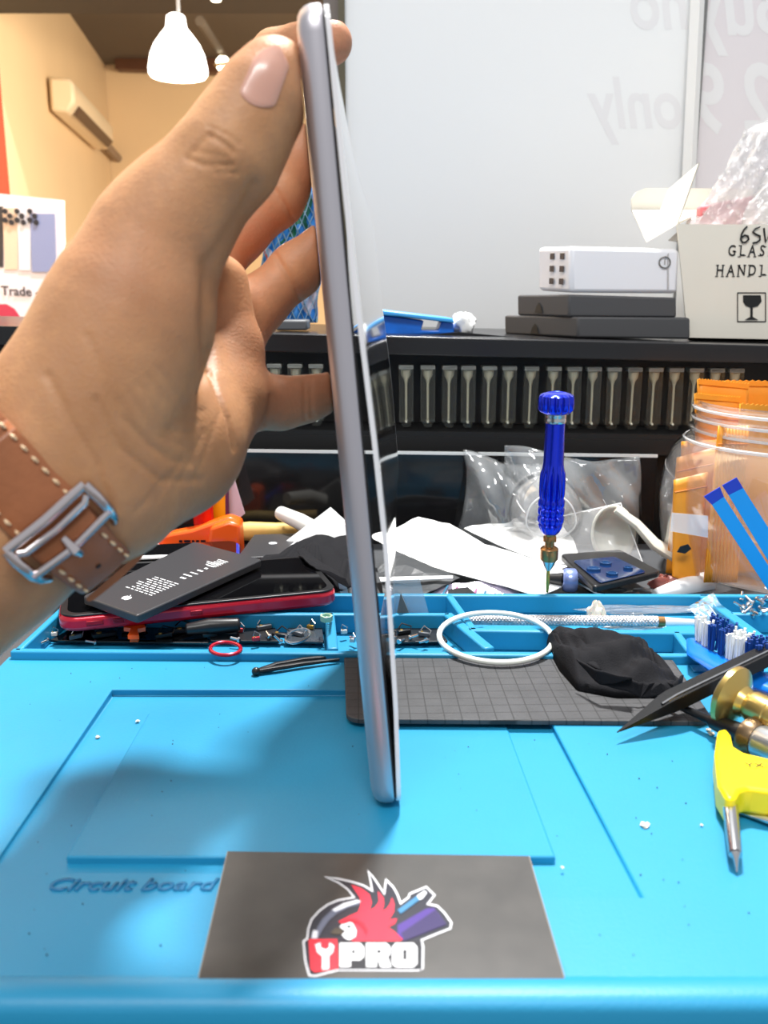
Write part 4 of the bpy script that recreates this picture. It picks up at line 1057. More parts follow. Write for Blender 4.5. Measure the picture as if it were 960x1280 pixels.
# black cloths
M_cloth = mat('black_cloth', S(20, 20, 24), .85, bump=.4, bscale=1500, spec=.2)
def zig(p, q, n, amp):   # pinked edge between two pixel points
    out = []
    for i in range(n): t = i/n; out.append((p[0]+(q[0]-p[0])*t, p[1]+(q[1]-p[1])*t+(amp if i % 2 else -amp*0), p[2]+(q[2]-p[2])*t))
    return out
e_low = zig((298, 716, .515), (352, 725, .500), 10, 2)+zig((352, 725, .500), (437, 738, .500), 14, 2)+[(440, 738, .50)]
nlow = len(e_low)
apexes = [(395, 668, .565), (440, 674, .57)]
pts = e_low+apexes; fs = [(i, i+1, nlow) for i in range(int(nlow*.8))]+[(i, i+1, nlow+1) for i in range(int(nlow*.8), nlow-1)]+[(int(nlow*.8), nlow+1, nlow)]
c1 = facets('cleaning_cloth', pts, fs, M_cloth, solid=.0008, amp=.0025, seed=5, smooth=True)
tag(c1, 'black microfibre cloth with zigzag edge draped behind the red phone', 'cloth')
facets('fold', [(372, 690, .535), (380, 686, .54), (432, 725, .498), (437, 737, .495), (395, 712, .50), (382, 705, .51)], [(0, 1, 2, 3, 4, 5)], M_cloth, c1, solid=.0008, amp=.0015)
# cloth on the grid mat: crumpled surface
def cloth2(u, v):
    # u across, v front to back, outline from the photograph measured on the pad
    L_ = [(681, 806), (690, 836), (722, 862), (775, 872)]; 
    top = [(684, 803), (700, 798), (745, 803), (800, 802), (808, 808), (812, 822), (850, 850)]
    bot = [(684, 808), (700, 838), (722, 863), (770, 872), (800, 872), (835, 872), (852, 856)]
    t = u*6; i = min(int(t), 5); f = t-i
    tx = [top[i][k]*(1-f)+top[i+1][k]*f for k in (0, 1)]; bx = [bot[i][k]*(1-f)+bot[i+1][k]*f for k in (0, 1)]
    px = bx[0]*(1-v)+tx[0]*v; py = bx[1]*(1-v)+tx[1]*v
    e = math.sin(PI*v)**.5*math.sin(PI*min(1, u*1.05+.0))**.35 if 0 < v < 1 and 0 < u < 1 else 0
    z = .0025+e*(.012-.006*u)+.0030*math.sin(9*u+7*v)*e+.0022*math.sin(17*u-15*v)*e+.0012*abs(math.sin(30*u+19*v))*e
    if v < .5: z += .004*e*math.exp(-((u-.25)/.12)**2)
    # geometry found at ground level, then raised
    g = G(px, py+ z*1150/.40*0.0, .0025); return Vector((g.x, g.y, z))
cm2 = MB().grid(cloth2, 60, 34)
c_ = cm2.build('cleaning_cloth', M_cloth, solid=.0006); tag(c_, 'crumpled black microfibre cloth lying on the grid pad', 'cloth')
e3 = [(720, 822, .385), (748, 838, .378), (790, 851, .372)]+zig((790, 851, .372), (854, 848, .375), 9, 2)+zig((854, 848, .375), (846, 868, .366), 4, 2)+[(800, 872, .362), (750, 856, .368)]
e3 = [(x, y, G(x, y, zz_).y) for (x, y, q_), zz_ in zip(e3, [.016, .016, .014]+[.012]*9+[.008]*4+[.006, .010])]
facets('fold', e3, [tuple(range(len(e3)))], M_cloth, c_, solid=.0008, amp=.0012, seed=3, smooth=True)
e4 = [(696, 808, .405), (732, 815, .395), (752, 836, .385), (728, 828, .385), (722, 818, .39)]
e4 = [(x, y, G(x, y, .0105).y) for x, y, q_ in e4]
facets('fold', e4, [tuple(range(len(e4)))], M_cloth, c_, solid=.0008, amp=.001, seed=9, smooth=True)

# right: white envelope sheets
Ym = lambda py: .508+(748-py)/99*.095
P1 = [(462, 672), (497, 658), (523, 648), (562, 655), (606, 680), (640, 690), (702, 712), (726, 722), (673, 747), (600, 726), (540, 708), (498, 690)]
tag(facets('paper_sheet', [(x, y, Ym(y)) for x, y in P1], [(0, 1, 11), (1, 2, 3, 11), (3, 4, 10, 11), (4, 5, 9, 10), (5, 6, 8, 9), (6, 7, 8)], M_paper, solid=.0005, amp=.0008), 'large white paper sheet running from the tablet to the blue screwdriver tip', 'paper')
P2 = [(580, 660), (640, 652), (700, 654), (716, 672), (726, 704), (700, 712), (640, 690)]
tag(facets('paper_sheet', [(x, y, Ym(y)+.015) for x, y in P2], [tuple(range(7))], M_paper, solid=.0005, amp=.0008, seed=2), 'smaller white sheet lying behind the blue screwdriver', 'paper')
gc = thing('parts_pouch', G(520, 730, -.002), 'dark grey antistatic pouch lying under the white paper beside the tablet', 'pouch')
facets('pouch', [(x, y, Ym(y)) for x, y in [(470, 705), (505, 694), (575, 722), (530, 744), (480, 750), (476, 725)]], [(0, 1, 5), (1, 2, 3, 5), (3, 4, 5)], mat('antistatic_grey', S(70, 72, 74), .25, bump=.3, bscale=120), gc, amp=.001)
facets('pouch_edge', [(x, y, Ym(y)-.006) for x, y in [(474, 722), (566, 720), (566, 723), (476, 727)]], [(0, 1, 2, 3)], M_paper, gc, solid=.0006)
pc = thing('flex_packet', G(590, 745, .001), 'pinkish clear packet of flex cables on the tray rim left of the screwdriver', 'packet')
facets('sheet', [(x, y, .512+(757-y)*.0006) for x, y in [(528, 748), (562, 730), (600, 728), (650, 742), (640, 754), (590, 757), (545, 757)]], [(0, 1, 2, 3, 4, 5, 6)], mat('lilac_film', S(196, 186, 206), .15, bump=.4, bscale=200, coat=.5), pc, amp=.001)
for k in range(7): MB().tube([V(545+k*14, 756-k*.6, .507), V(560+k*12, 732+k*1.2, .525)], .0006, 5).build('cable', mat(('flex_teal', 'flex_rose')[k % 2], (S(60, 120, 150), S(190, 110, 150))[k % 2], .3), pc)
qslab('dark_card', [(560, 752), (600, 748), (585, 735), (560, 738)], .001, .0006, M_blackpl, pc, .0005, 0)

# blue precision screwdriver standing tip down
sd_ = thing('screwdriver', G(684, 741, .004), 'blue knurled precision screwdriver standing upright, brass collar above its thin tip', 'screwdriver')
B0, B1 = G(684, 741, .0035), V(696, 491, G(684, 741, .004).y-.006); axs = B1-B0; LA = axs.length; axs.normalize(); pxm = LA/250.0
def bl_(y0): return (741-y0)*pxm
def fl(name, prof, m, flutes=0, amp=0, seg=40):
    q = Vector((0, 1, 0)); a_ = (q-axs*q.dot(axs)).normalized(); b_ = axs.cross(a_)
    def fn(u, v):
        i = int(round(v*(len(prof)-1))); y, r, am = prof[i]; th = u*2*PI
        rr = max(r*pxm*(1+am*(abs(math.cos(flutes*th/2))-.6 if flutes else 0)), 1e-5)
        return B0+axs*bl_(y)+a_*(math.cos(th)*rr)+b_*(math.sin(th)*rr)
    return MB().grid(fn, seg, len(prof), closeu=True).build(name, m, sd_)
M_blu = mat('blue_anodised', S(26, 50, 214), .22, .75, coat=.3)
M_brass = mat('brass_dark', S(168, 124, 78), .3, .9)
fl('cap', [(515, .1, 0), (515, 15, 0), (513, 18, .1), (510, 20, .16), (498, 20, .16), (494, 19, .12), (492, 16, 0), (491, 12, 0), (492.5, 9, 0), (492.5, .1, 0)], M_blu, 12, seg=96)
fl('cap_band', [(526, .1, 0), (526, 12.4, 0), (524.5, 12.8, 0), (522, 12.8, 0), (520, 12.2, 0), (518, 12.8, 0), (515.5, 12.8, 0), (515, 11, 0), (515, .1, 0)], M_steel)
fl('handle', [(663, .1, 0), (663, 9, 0), (661, 11, 0), (656, 13, .12), (652, 14, .2), (650, 12.5, .25), (647, 15, .2), (642, 15, .2), (640, 12.8, .25), (637, 15, .2), (632, 15, .2), (630, 12.8, .25), (627, 15, .2), (622, 15, .2), (619, 13, .25), (615, 14.2, .25),
              (600, 14.5, .25), (588, 14.2, .2), (582, 13, .05), (575, 12.2, 0), (540, 11.6, 0), (527, 11.6, 0), (526, 11.6, 0), (526, .1, 0)], M_blu, 12, seg=96)
fl('collar', [(698, .1, 0), (698, 9.5, 0), (696, 11, 0), (683, 11, 0), (681, 9, 0), (680, 6, 0), (674, 5.5, 0), (673, 8, 0), (668, 8, 0), (666, 7, 0), (663, 8.5, 0), (663, .1, 0)], M_brass, seg=24)
fl('chuck', [(711, .1, 0), (711, 3, 0), (704, 7, 0), (698, 9, 0), (698, .1, 0)], M_steel, seg=24)
fl('blade', [(741, .1, 0), (740, 1.6, 0), (728, 2.4, 0), (727, 2.4, 0), (711, 2.4, 0), (711, .1, 0)], mat('brass_light', S(200, 160, 80), .25, .9), seg=16)

# clear bags and films behind the screwdriver
M_bag = clear('bag_clear', haze=.16, hazecol=S(200, 204, 206), rough=.08, gloss=2.2, bump=.8, bscale=45)
cb = thing('clear_bag', V(640, 690, .61), 'crinkled clear plastic blister bag standing behind the blue screwdriver', 'packaging')
def bagf(x0, x1, y0, y1, Y, amp, seed):
    rnd = random.Random(seed); ph = [rnd.uniform(0, 6) for _ in range(5)]
    def fn(u, v):
        px = x0+(x1-x0)*u+10*math.sin(v*3+ph[0])*(1-u); py = y0+(y1-y0)*v+10*math.sin(u*4+ph[1])*(1-v)
        c = V(px, py, Y); k = math.sin(PI*u)*math.sin(PI*v)
        return c+Vector((0, -amp*k-.004*math.sin(9*u+6*v+ph[2])-.002*math.sin(20*u-11*v+ph[3]), 0))
    return MB().grid(fn, 30, 24)
bagf(572, 700, 572, 690, .628, .03, 1).build('film', M_bag, cb, solid=.0004)
bagf(640, 800, 566, 690, .620, .02, 6).build('film', M_bag, cb, solid=.0004)
dome = thing('blister_dome', V(690, 660, .60), 'clear rounded blister dome to the right of the crinkled bag', 'packaging')
def domef(u, v):
    a_ = u*2*PI; r = v; c = V(680+48*r*math.cos(a_), 640+52*r*math.sin(a_)*(1 if math.sin(a_) < 0 else .6), .612); return c-Vector((0, .035*math.sqrt(max(0, 1-r*r)), 0))
MB().grid(domef, 36, 10, closeu=True).build('dome', clear('dome_clear', haze=.10, gloss=1.8, rough=.05), dome, solid=.0005)
MB().tube([domef(k/36, .62) for k in range(36)], .0006, 5, closed=True).build('ridge', clear('ridge_clear', haze=.5, gloss=1.5), dome)
tag(MB().prism([V(x, y, Y) for x, y, Y in ((618, 664, .600), (776, 629, .600), (804, 705, .555), (700, 706, .555))], (0, -.0004, .0006)).build('clear_sheet', clear('sheet_clear', haze=.07, gloss=1.6)), 'flat clear plastic sheet leaning behind the blue screwdriver', 'sheet')
tag(MB().tube([V(618, 664, .5995), V(776, 629, .5995)], .0005, 4).build('sheet_edge', clear('ridge_clear')), 'thin bright upper edge of the leaning clear sheet', 'edge') if False else None
cf = bpy.data.objects['clear_sheet']
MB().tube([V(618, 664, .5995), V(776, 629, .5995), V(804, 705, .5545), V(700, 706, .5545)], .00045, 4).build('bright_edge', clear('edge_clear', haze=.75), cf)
# blue module, knob, spoon, roll
md_ = thing('camera_module', G(760, 722, .002), 'black board with deep blue glass modules lying right of the screwdriver', 'module')
qslab('board', [(742, 742), (826, 722), (775, 694), (700, 700)], .003, .004, M_blackpl, md_, .004, .0008)
qslab('blue_glass', [(750, 730), (808, 716), (768, 697), (716, 702)], .0072, .0008, mat('deep_blue_glass', S(12, 40, 84), .08, coat=.5), md_, .003, .0003)
for (x, y, r) in ((742, 712, .0042), (757, 705, .0036), (765, 718, .0035), (785, 711, .0028)):
    MB().lathe(G(x, y, .008), (0, 0, 1), [(0, r), (.0012, r), (.0013, r*.7), (.0006, r*.6)], 16).build('lens', mat('lens_blue', S(40, 80, 130), .1, .4), md_)
kn = thing('dial_tool', V(706, 736, .52), 'pale lavender knob on a thin metal rod lying behind the tray', 'knob')
kc = V(712, 725, .525); MB().lathe(kc+Vector((-.004, 0, 0)), (1, -.15, 0), [(0, .0062), (.0015, .0072), (.007, .0072), (.0085, .006)], 22).build('knob', mat('lavender_metal', S(140, 158, 214), .25, .5), kn)
MB().tube([kc+Vector((-.004, 0, 0)), kc+Vector((-.012, .003, 0))], [.0045, .003], 14).build('tip', M_blackpl, kn)
MB().tube([kc+Vector((.003, 0, -.001)), V(745, 742, .525), V(790, 750, .53)], .0014, 8).build('rod', M_steel, kn)
spn = thing('plastic_scoop', V(780, 690, .59), 'milky plastic scoop with a long handle lying behind the blue module', 'scoop')
M_milk = mat('milky_plastic', S(222, 220, 206), .2, coat=.4, sss=.1)
def spf(u, v):
    a_ = u*2*PI; rx, ry = 27*v, 36*v; c = V(762+rx*math.cos(a_)+5*v, 668+ry*math.sin(a_), .58); return c+Vector((0, .016*(1-v*v), 0))
MB().grid(spf, 28, 8, closeu=True).build('bowl', M_milk, spn, solid=.0015)
MB().tube([V(770, 636, .578), V(796, 655, .575), V(818, 680, .57), V(850, 700, .565)], [.005, .0062, .008, .009], 12, flat=.5).build('handle', M_milk, spn)
tag(MB().tube([V(818, 743, .522), V(850, 736, .53), V(884, 729, .54)], [.003, .006, .0072], 18).build('paper_roll', M_paper, bevel=.0006), 'tapered white paper roll lying in front of the jar', 'roll')
tag(crum(V(832, 732, .535), .009, .006, .006, 8, .3).build('crumpled_wrapper', mat('brown_red', S(120, 60, 50), .4)), 'small crumpled brownish red wrapper between the module and the jar', 'wrapper')
tag(crum(V(790, 746, .53), .024, .01, .004, 12, .3).build('film_scrap', M_bag), 'clear film scrap lying flat behind the tray rim', 'film')

# jar of envelopes
JY = .568; jc = V(985, 742, JY); s_ = JY/1150*1.02
jar = thing('jar', Vector((jc.x, JY, -.0085)), 'wide clear plastic jar packed with small brown envelopes, threaded open neck', 'jar')
def jz(py): return V(985, py, JY).z
jprof = [(jz(752), 120), (jz(748), 138), (jz(735), 148), (jz(700), 158), (jz(650), 166), (jz(620), 167), (jz(590), 163), (jz(565), 154), (jz(552), 142), (jz(545), 132), (jz(541), 131), (jz(539), 136), (jz(536), 136), (jz(534), 130), (jz(527), 129), (jz(525), 133), (jz(522), 133), (jz(520), 128), (jz(514), 127), (jz(512), 130), (jz(509), 130), (jz(507), 126), (jz(503), 126)]
jb = Vector((jc.x, JY+.0, 0)); M_jar = clear('jar_clear', haze=.06, gloss=1.8, rough=.03)
zb0 = -.0085; jp = [(zb0, jprof[0][1])]+[(z, r) for z, r in jprof if z > zb0+.001]
MB().lathe(jb, (0, 0, 1), [(z, r*s_) for z, r in jp], 64, cap=False).build('glass', M_jar, jar, solid=.0012)
MB().lathe(jb, (0, 0, 1), [(zb0+.001, .001), (zb0+.001, 118*s_)], 48, cap=False).build('bottom', M_jar, jar, solid=.001)
for py in (538, 524, 511): MB().tube([Vector((jb.x+math.cos(k*PI/32)*133*s_, jb.y+math.sin(k*PI/32)*133*s_, jz(py)+.0006*math.sin(k*PI/32))) for k in range(64)], .0010, 6, closed=True).build('thread', clear('thread_and_highlight_clear', haze=.45, gloss=1.6), jar)
MB().tube([Vector((jb.x+math.cos(k*PI/32)*141*s_, jb.y+math.sin(k*PI/32)*141*s_, jz(551))) for k in range(64)], .0012, 6, closed=True).build('shoulder_highlight', clear('thread_and_highlight_clear', haze=.45, gloss=1.6), jar)  # milky ring added in place of the bright highlight along the jar's shoulder
M_env = mat('kraft_amber', S(232, 150, 34), .45, bump=.2, bscale=150, var=.12, vscale=40)
M_envd = mat('kraft_edge', S(196, 112, 24), .6)
def env(name, label, corners, Y0, dY, thick=.0018, tear=True):
    """padded envelope: corners bl br tr tl in px on plane Y0 (top may lean by dY)"""
    bl0, br0, tr0, tl0 = corners
    p = [V(*bl0, Y0), V(*br0, Y0), V(*tr0, Y0+dY), V(*tl0, Y0+dY)]
    n_ = (p[1]-p[0]).cross(p[3]-p[0]).normalized(); n_ = n_ if n_.y < 0 else -n_
    t = thing(name, (p[0]+p[1])/2, label, 'envelope', 'brown envelopes in the jar')
    def fn(u, v):
        c = p[0]*(1-u)*(1-v)+p[1]*u*(1-v)+p[2]*u*v+p[3]*(1-u)*v
        return c+n_*(.0012*math.sin(PI*u)**.4*math.sin(PI*v)**.4+.0005*math.sin(7*u+9*v))*(1 if 0 < u < 1 and 0 < v < 1 else 0)
    MB().grid(fn, 12, 16).build('envelope_body', M_env, t, solid=thick)
    if tear:
        q_ = []; n2 = 36
        for i in range(n2): u = i/(n2-1); q_.append(p[3]*(1-u)+p[2]*u+Vector((0, 0, .0009*(i % 2))))
        low = [x-(p[3]-p[0]).normalized()*.003 for x in (p[2], p[3])]
        MB().prism([x+n_*.0012 for x in q_+low], n_*.0006).build('serrated_edge', M_env, t)
    l0 = p[3]*.88+p[0]*.12; l1 = p[2]*.88+p[1]*.12
    MB().tube([l0+n_*.0022, l1+n_*.0022], .0004, 4).build('flap_line', M_envd, t)
    return t
env('envelope', 'brown envelope at the jar back, its serrated top edge highest', [(905, 728), (1040, 728), (1040, 478), (905, 476)], .610, .0)
env('envelope', 'leftmost flat brown envelope rising above the jar neck', [(868, 720), (930, 724), (935, 480), (872, 474)], .598, .0)
env('envelope', 'brown envelope with slanting top fold, front of the neck group', [(872, 722), (925, 724), (924, 497), (868, 492)], .588, .0)
env('envelope', 'folded brown envelope standing upright against the left jar wall', [(832, 716), (905, 722), (905, 556), (846, 572)], .560, .010, tear=False)
env('envelope', 'brown envelope bulging against the jar front left, with a black mark', [(840, 726), (872, 734), (884, 590), (842, 600)], .535, .010, tear=False)
env('envelope', 'creased brown envelope filling the left shoulder of the jar', [(848, 722), (925, 724), (928, 548), (852, 552)], .572, .0, tear=False)
env('envelope', 'large flat brown envelope filling the right side of the jar', [(912, 738), (1030, 738), (1030, 512), (925, 505)], .570, .0)
for k in range(9):
    x = 878+k*4.6
    env('envelope', 'brown envelope edge on in the jar, number %s from left of the fanned bundle' % ('one two three four five six seven eight nine'.split()[k]), [(x+2, 728), (x+6, 728), (x+26-k*.6, 532), (x+20-k*.6, 532)], .520+.002*k, .022, .0009, tear=False)
mk_ = bpy.data.objects.get('envelope.004')
st_ = MB(); st_.prism([V(x, y, .531) for x, y in ((850, 683), (860, 680), (864, 686), (856, 692), (846, 690))], (0, -.0004, 0)); st_.build('black_mark', M_blackpl, mk_)
fs_ = thing('flex_strip', V(930, 700, .505), 'light blue adhesive strip with dark blue end on the jar front, left of two', 'strip')
M_lb = mat('strip_blue', S(26, 150, 226), .3); M_db = mat('strip_navy', S(34, 58, 180), .35)
SYj = .482
def strip(t, q, u0, m, nm): MB().prism([V(x, y, SYj) for x, y in q], (0, .0008, 0)).build(nm, m, t)
strip(fs_, [(880, 621), (900, 609), (905, 621), (890, 631)], 0, M_db, 'dark_end'); strip(fs_, [(890, 631), (905, 621), (992, 756), (965, 745)], 0, M_lb, 'strip_body')
fs2 = thing('flex_strip', V(950, 700, .505), 'light blue adhesive strip with dark blue end on the jar front, right of two', 'strip')
strip(fs2, [(903, 607), (921, 597), (929, 610), (911, 619)], 0, M_db, 'dark_end'); strip(fs2, [(911, 619), (929, 610), (1010, 738), (985, 742)], 0, M_lb, 'strip_body')
tag(MB().prism([V(x, y, .500) for x, y in ((840, 641), (885, 645), (885, 672), (838, 664))], (0, .0006, 0)).build('clear_label', clear('label_clear', haze=.3)), 'pale clear label stuck on the jar front left', 'label')
# ------------------------------------------------------------ small tools on the mat
# white ring cable
pts = []
for k in range(48):
    a_ = k*2*PI/48; x = 620+71*math.cos(a_); y = 797+31*math.sin(a_)+3*math.cos(a_)
    z = .0045+.0025*(-math.sin(a_)*.5+.5); pts.append(G(x, y, z))
tag(MB().tube(pts, .00135, 10, closed=True).build('rubber_ring', mat('white_rubber', S(232, 234, 226), .4)), 'white rubber ring lying across the tray rim and the grid pad', 'ring')
pts = [G(282+19*math.cos(k*PI/16), 811+8*math.sin(k*PI/16), .0045) for k in range(32)]
tag(MB().tube(pts, .0009, 8, closed=True).build('small_ring', mat('crimson_ring', S(190, 20, 50), .25, .4)), 'small crimson ring resting on the front tray rim', 'ring')
# black tweezers left of the tablet
tw = thing('tweezers', G(372, 833, 0), 'black plastic tweezers lying left of the tablet below the tray', 'tweezers')
for s__ in (-1, 1):
    pts = [G(321, 839, .0018), G(345, 833+2.2*s__, .002), G(380, 827+2.6*s__, .002), G(424, 822+2.2*s__, .0018)]
    MB().tube(pts, [.0014, .0015, .0014, .0009], 8, flat=.8).build('arm', M_blackpl, tw)
MB().ball(G(320, 839.5, .0018), .0020, 10, 6).build('joint', M_blackpl, tw)
# textured rod in the tray
rod = thing('file_rod', G(720, 776, 0), 'long braided silver rod lying in the rear tray', 'rod')
M_braid = mat('braided_silver', S(206, 202, 202), .3, .6, bump=1.0, bscale=900, var=.35, vscale=700)
r0_, r1_ = G(578, 775, .001), G(822, 777, .001)
MB().tube([r0_, r1_], .0026, 14).build('shaft', M_braid, rod)
MB().tube([r1_, G(830, 777, .001)], .0028, 14).build('ferrule', M_brass, rod)
MB().tube([G(830, 777, .001), G(868, 778, .001)], [.0024, .0016], 12).build('white_end', M_paper, rod)
dim = MB()
for i in range(120):
    t = (i+.5)/120; c = r0_*(1-t)+r1_*t
    for a_ in range(5): th = -.4+a_*.65+(i % 2)*.32; dim.ball(c+Vector((0, -math.cos(th)*.0026*1, math.sin(th)*.0026)), .0005, 5, 3)
dim.build('knurl', M_braid, rod)['kind'] = 'stuff'
tag(crum(G(745, 768, .003), .0045, .003, .006, 5, .3).build('wax_lump', mat('wax_white', S(232, 228, 214), .4, sss=.2)), 'small off-white lump standing behind the braided rod', 'lump')
tag(crum(G(800, 762, -.001), .035, .006, .002, 15, .2).build('film_scrap', M_bag), 'clear film scrap lying in the rear tray behind the braided rod', 'film')
tag(crum(G(790, 784, -.003), .016, .003, .0012, 16, .2).build('paper_bit', M_paper), 'torn white paper bit under the braided rod', 'paper')
pk = thing('small_bag', G(890, 775, .004), 'small printed clear plastic bag standing at the tray corner', 'bag')
MB().prism([V(x, y, Y) for x, y, Y in ((862, 758, .47), (892, 741, .475), (916, 780, .455), (884, 796, .45))], (0, .0006, 0)).build('film', clear('smallbag_clear', haze=.28, hazecol=S(150, 200, 230), gloss=2.5, bump=.8, bscale=200), pk)
for k in range(5): MB().tube([V(868+k*6, 762-k*3+4, .468), V(886+k*6, 790-k*3-2, .456)], .00025, 4).build('printed_line', M_wh, pk)
# toothbrush
tb = thing('toothbrush', G(900, 840, .004), 'blue toothbrush head with blue and white bristles at the right edge', 'brush')
M_tb = mat('brush_blue', S(16, 112, 214), .25)
hb = [G(866, 800, .009), G(876, 817, .0085), G(905, 833, .008), (G(940, 848, .008)), G(985, 866, .008), G(1060, 900, .008)]
MB().tube(hb, [.003, .0066, .0085, .0085, .005, .0045], 16, flat=.35, up=(0, 0, 1)).build('head', M_tb, tb)
def tuft(px, py, m, h=.011, r=.0022, n=9):
    mb = MB(); c = G(px, py, .0105)
    for k in range(n):
        a_ = k*2.4; rr = r*math.sqrt(k/n); b = c+Vector((math.cos(a_)*rr, math.sin(a_)*rr, 0))
        mb.tube([b, b+Vector((math.cos(a_)*rr*.45+random.uniform(-.0004, .0004), random.uniform(-.0004, .0004), h*random.uniform(.92, 1.05)))], .0006, 5)
    return mb.build('bristle_tuft', m, tb)
M_wb = mat('bristle_white', S(236, 238, 236), .4); M_bb = mat('bristle_blue', S(12, 62, 140), .4)
for (x, y, m) in ((874, 800, M_wb), (882, 806, M_wb), (892, 800, M_bb), (890, 812, M_bb), (900, 806, M_bb), (902, 818, M_bb), (912, 812, M_bb), (912, 823, M_wb), (921, 817, M_wb), (924, 828, M_wb), (932, 822, M_wb), (936, 833, M_bb), (942, 826, M_bb), (948, 838, M_bb), (954, 831, M_bb)):
    tuft(x, y, m, .012 if m is M_bb else .0115)
# long black pry blade
bl = thing('pry_blade', G(860, 870, .005), 'long black angled blade pointing left with a bright edge, lying over the grid pad', 'blade')
tip = G(771, 916, .004); e_ = G(1010, 800, .020)
def lrp(a, b, t): return a*(1-t)+b*t
d_ = (e_-tip).normalized(); sd2 = Vector((-d_.y, d_.x, 0)).normalized(); upv = Vector((0, 0, 1))
sec = lambda c, w_, h_: [c-sd2*w_, c-sd2*w_*.7+upv*h_, c+sd2*w_+upv*h_, c+sd2*w_]
mb = MB(); rings_ = [sec(tip, .0002, .0003), sec(tip+d_*.026, .0042, .0042), sec(tip+d_*.030, .0045, .0045), sec(e_, .0045, .0045)]
vs = [p for r in rings_ for p in r]; fs = [(i*4+k, i*4+(k+1) % 4, (i+1)*4+(k+1) % 4, (i+1)*4+k) for i in range(3) for k in range(4)]+[(3, 2, 1, 0), (12, 13, 14, 15)]
mb.add(vs, fs).build('blade_body', mat('black_steel', S(16, 16, 18), .25, .3), bl, bevel=.0003)
MB().tube([tip+d_*.022-sd2*.0012+upv*.0040, tip+d_*.03-sd2*.0010+upv*.0047, e_-sd2*.0010+upv*.0047], .0006, 6).build('bright_edge', M_steel, bl)
MB().lathe(tip+d_*.058-sd2*.0045+upv*.002, -sd2, [(0, .0012), (.0006, .001)], 10).build('rivet', M_steel, bl)
# gold ended driver
M_gold = mat('gold_brass', S(206, 176, 104), .28, .9)
def driver(name, label, cap_px, end_px, zc_, ze, prof, cat='screwdriver'):
    c = G(*cap_px, zc_); e = G(*end_px, ze); ax_ = (e-c).normalized(); t = thing(name, (c+e)/2-Vector((0, 0, zc_)), label, cat)
    for nm, m, pr in prof: MB().lathe(c, ax_, pr, 32).build(nm, m, t, bevel=0)
    return t
driver('precision_screwdriver', 'gold precision screwdriver with a broad round cap at the right edge', (906, 866), (985, 905), .0160, .013,
       [('cap', M_gold, [(0, .002), (.0006, .0098), (.002, .0120), (.004, .0120), (.0055, .010), (.0075, .0062), (.010, .0052)]),
        ('handle', M_gold, [(.010, .0052), (.012, .0060), (.018, .0060), (.0183, .0057), (.0190, .0057), (.0193, .0060), (.060, .0060)])])
driver('pen_tool', 'silver barrelled pen tool with a black tip below the gold driver', (840, 879), (990, 945), .006, .0068,
       [('black_tip', M_blackpl, [(0, .0012), (.018, .0018), (.020, .0030), (.034, .0040)]),
        ('collar', mat('dark_brass', S(120, 100, 76), .3, .8), [(.034, .0040), (.0345, .0070), (.037, .0072), (.0395, .0062)]),
        ('barrel', mat('satin_silver', S(190, 196, 204), .3, .9), [(.0395, .0058), (.041, .0064), (.058, .0064), (.0583, .0060), (.0590, .0060), (.0593, .0064), (.090, .0064)])])
pt = [o for o in bpy.data.objects if o.name == 'pen_tool'][0]
# yellow handled pick
yk = thing('pick_tool', G(930, 985, .002), 'bright yellow handled pick with a thin steel point, lower right edge', 'tool')
M_yel = mat('yellow_plastic_bright', S(255, 222, 0), .35)
yo = [(897, 912), (908, 910), (914, 918), (917, 932), (930, 940), (960, 947), (1010, 952), (1010, 1000), (960, 1000), (935, 996), (925, 999), (919, 1010), (908, 1009), (897, 990), (895, 960), (893, 940)]
MB().prism([G(x, y if y < 980 else y-11, .0115)-Vector((0, 0, .009)) for x, y in yo], (0, 0, .009)).build('handle', M_yel, yk, bevel=.0028, segs=3)
MB().tube([G(911, 990, .0075), G(916, 1040, .0060), G(919, 1068, .0045)], [.0024, .0022, .0020], 14).build('shaft', M_steel, yk)
MB().tube([G(919, 1068, .0045), G(920, 1073, .004), G(921, 1090, .0010)], [.0019, .0009, .0003], 10).build('point', M_steel, yk)
text_mb('YX-8', G(951, 957, .0116), (1, -.06, 0), (.2, 1, 0), .0048).build('lettering', M_blackpl, yk)
tz = thing('tweezers', G(940, 1015, .001), 'steel tweezers with fine tips lying under the yellow pick', 'tweezers')
MB().tube([G(896, 1009, .0010), G(925, 1014, .0015), G(965, 1026, .0020), G(1020, 1042, .003)], [.0007, .0013, .0020, .0028], 10, flat=.6, up=(0, 0, 1)).build('arm', M_steel, tz)
MB().tube([G(925, 998, .0012), G(950, 1004, .0016), G(1020, 1020, .003)], [.0010, .0016, .0026], 10, flat=.6, up=(0, 0, 1)).build('arm', M_steel, tz)
tag(MB().prism([G(x, y, .001) for x, y in ((925, 880), (918, 868), (1000, 858), (1010, 892), (960, 900))], (0, 0, .001)).build('grey_strip', mat('lilac_grey', S(190, 186, 194), .35)), 'pale grey plastic strip under the gold driver', 'strip')
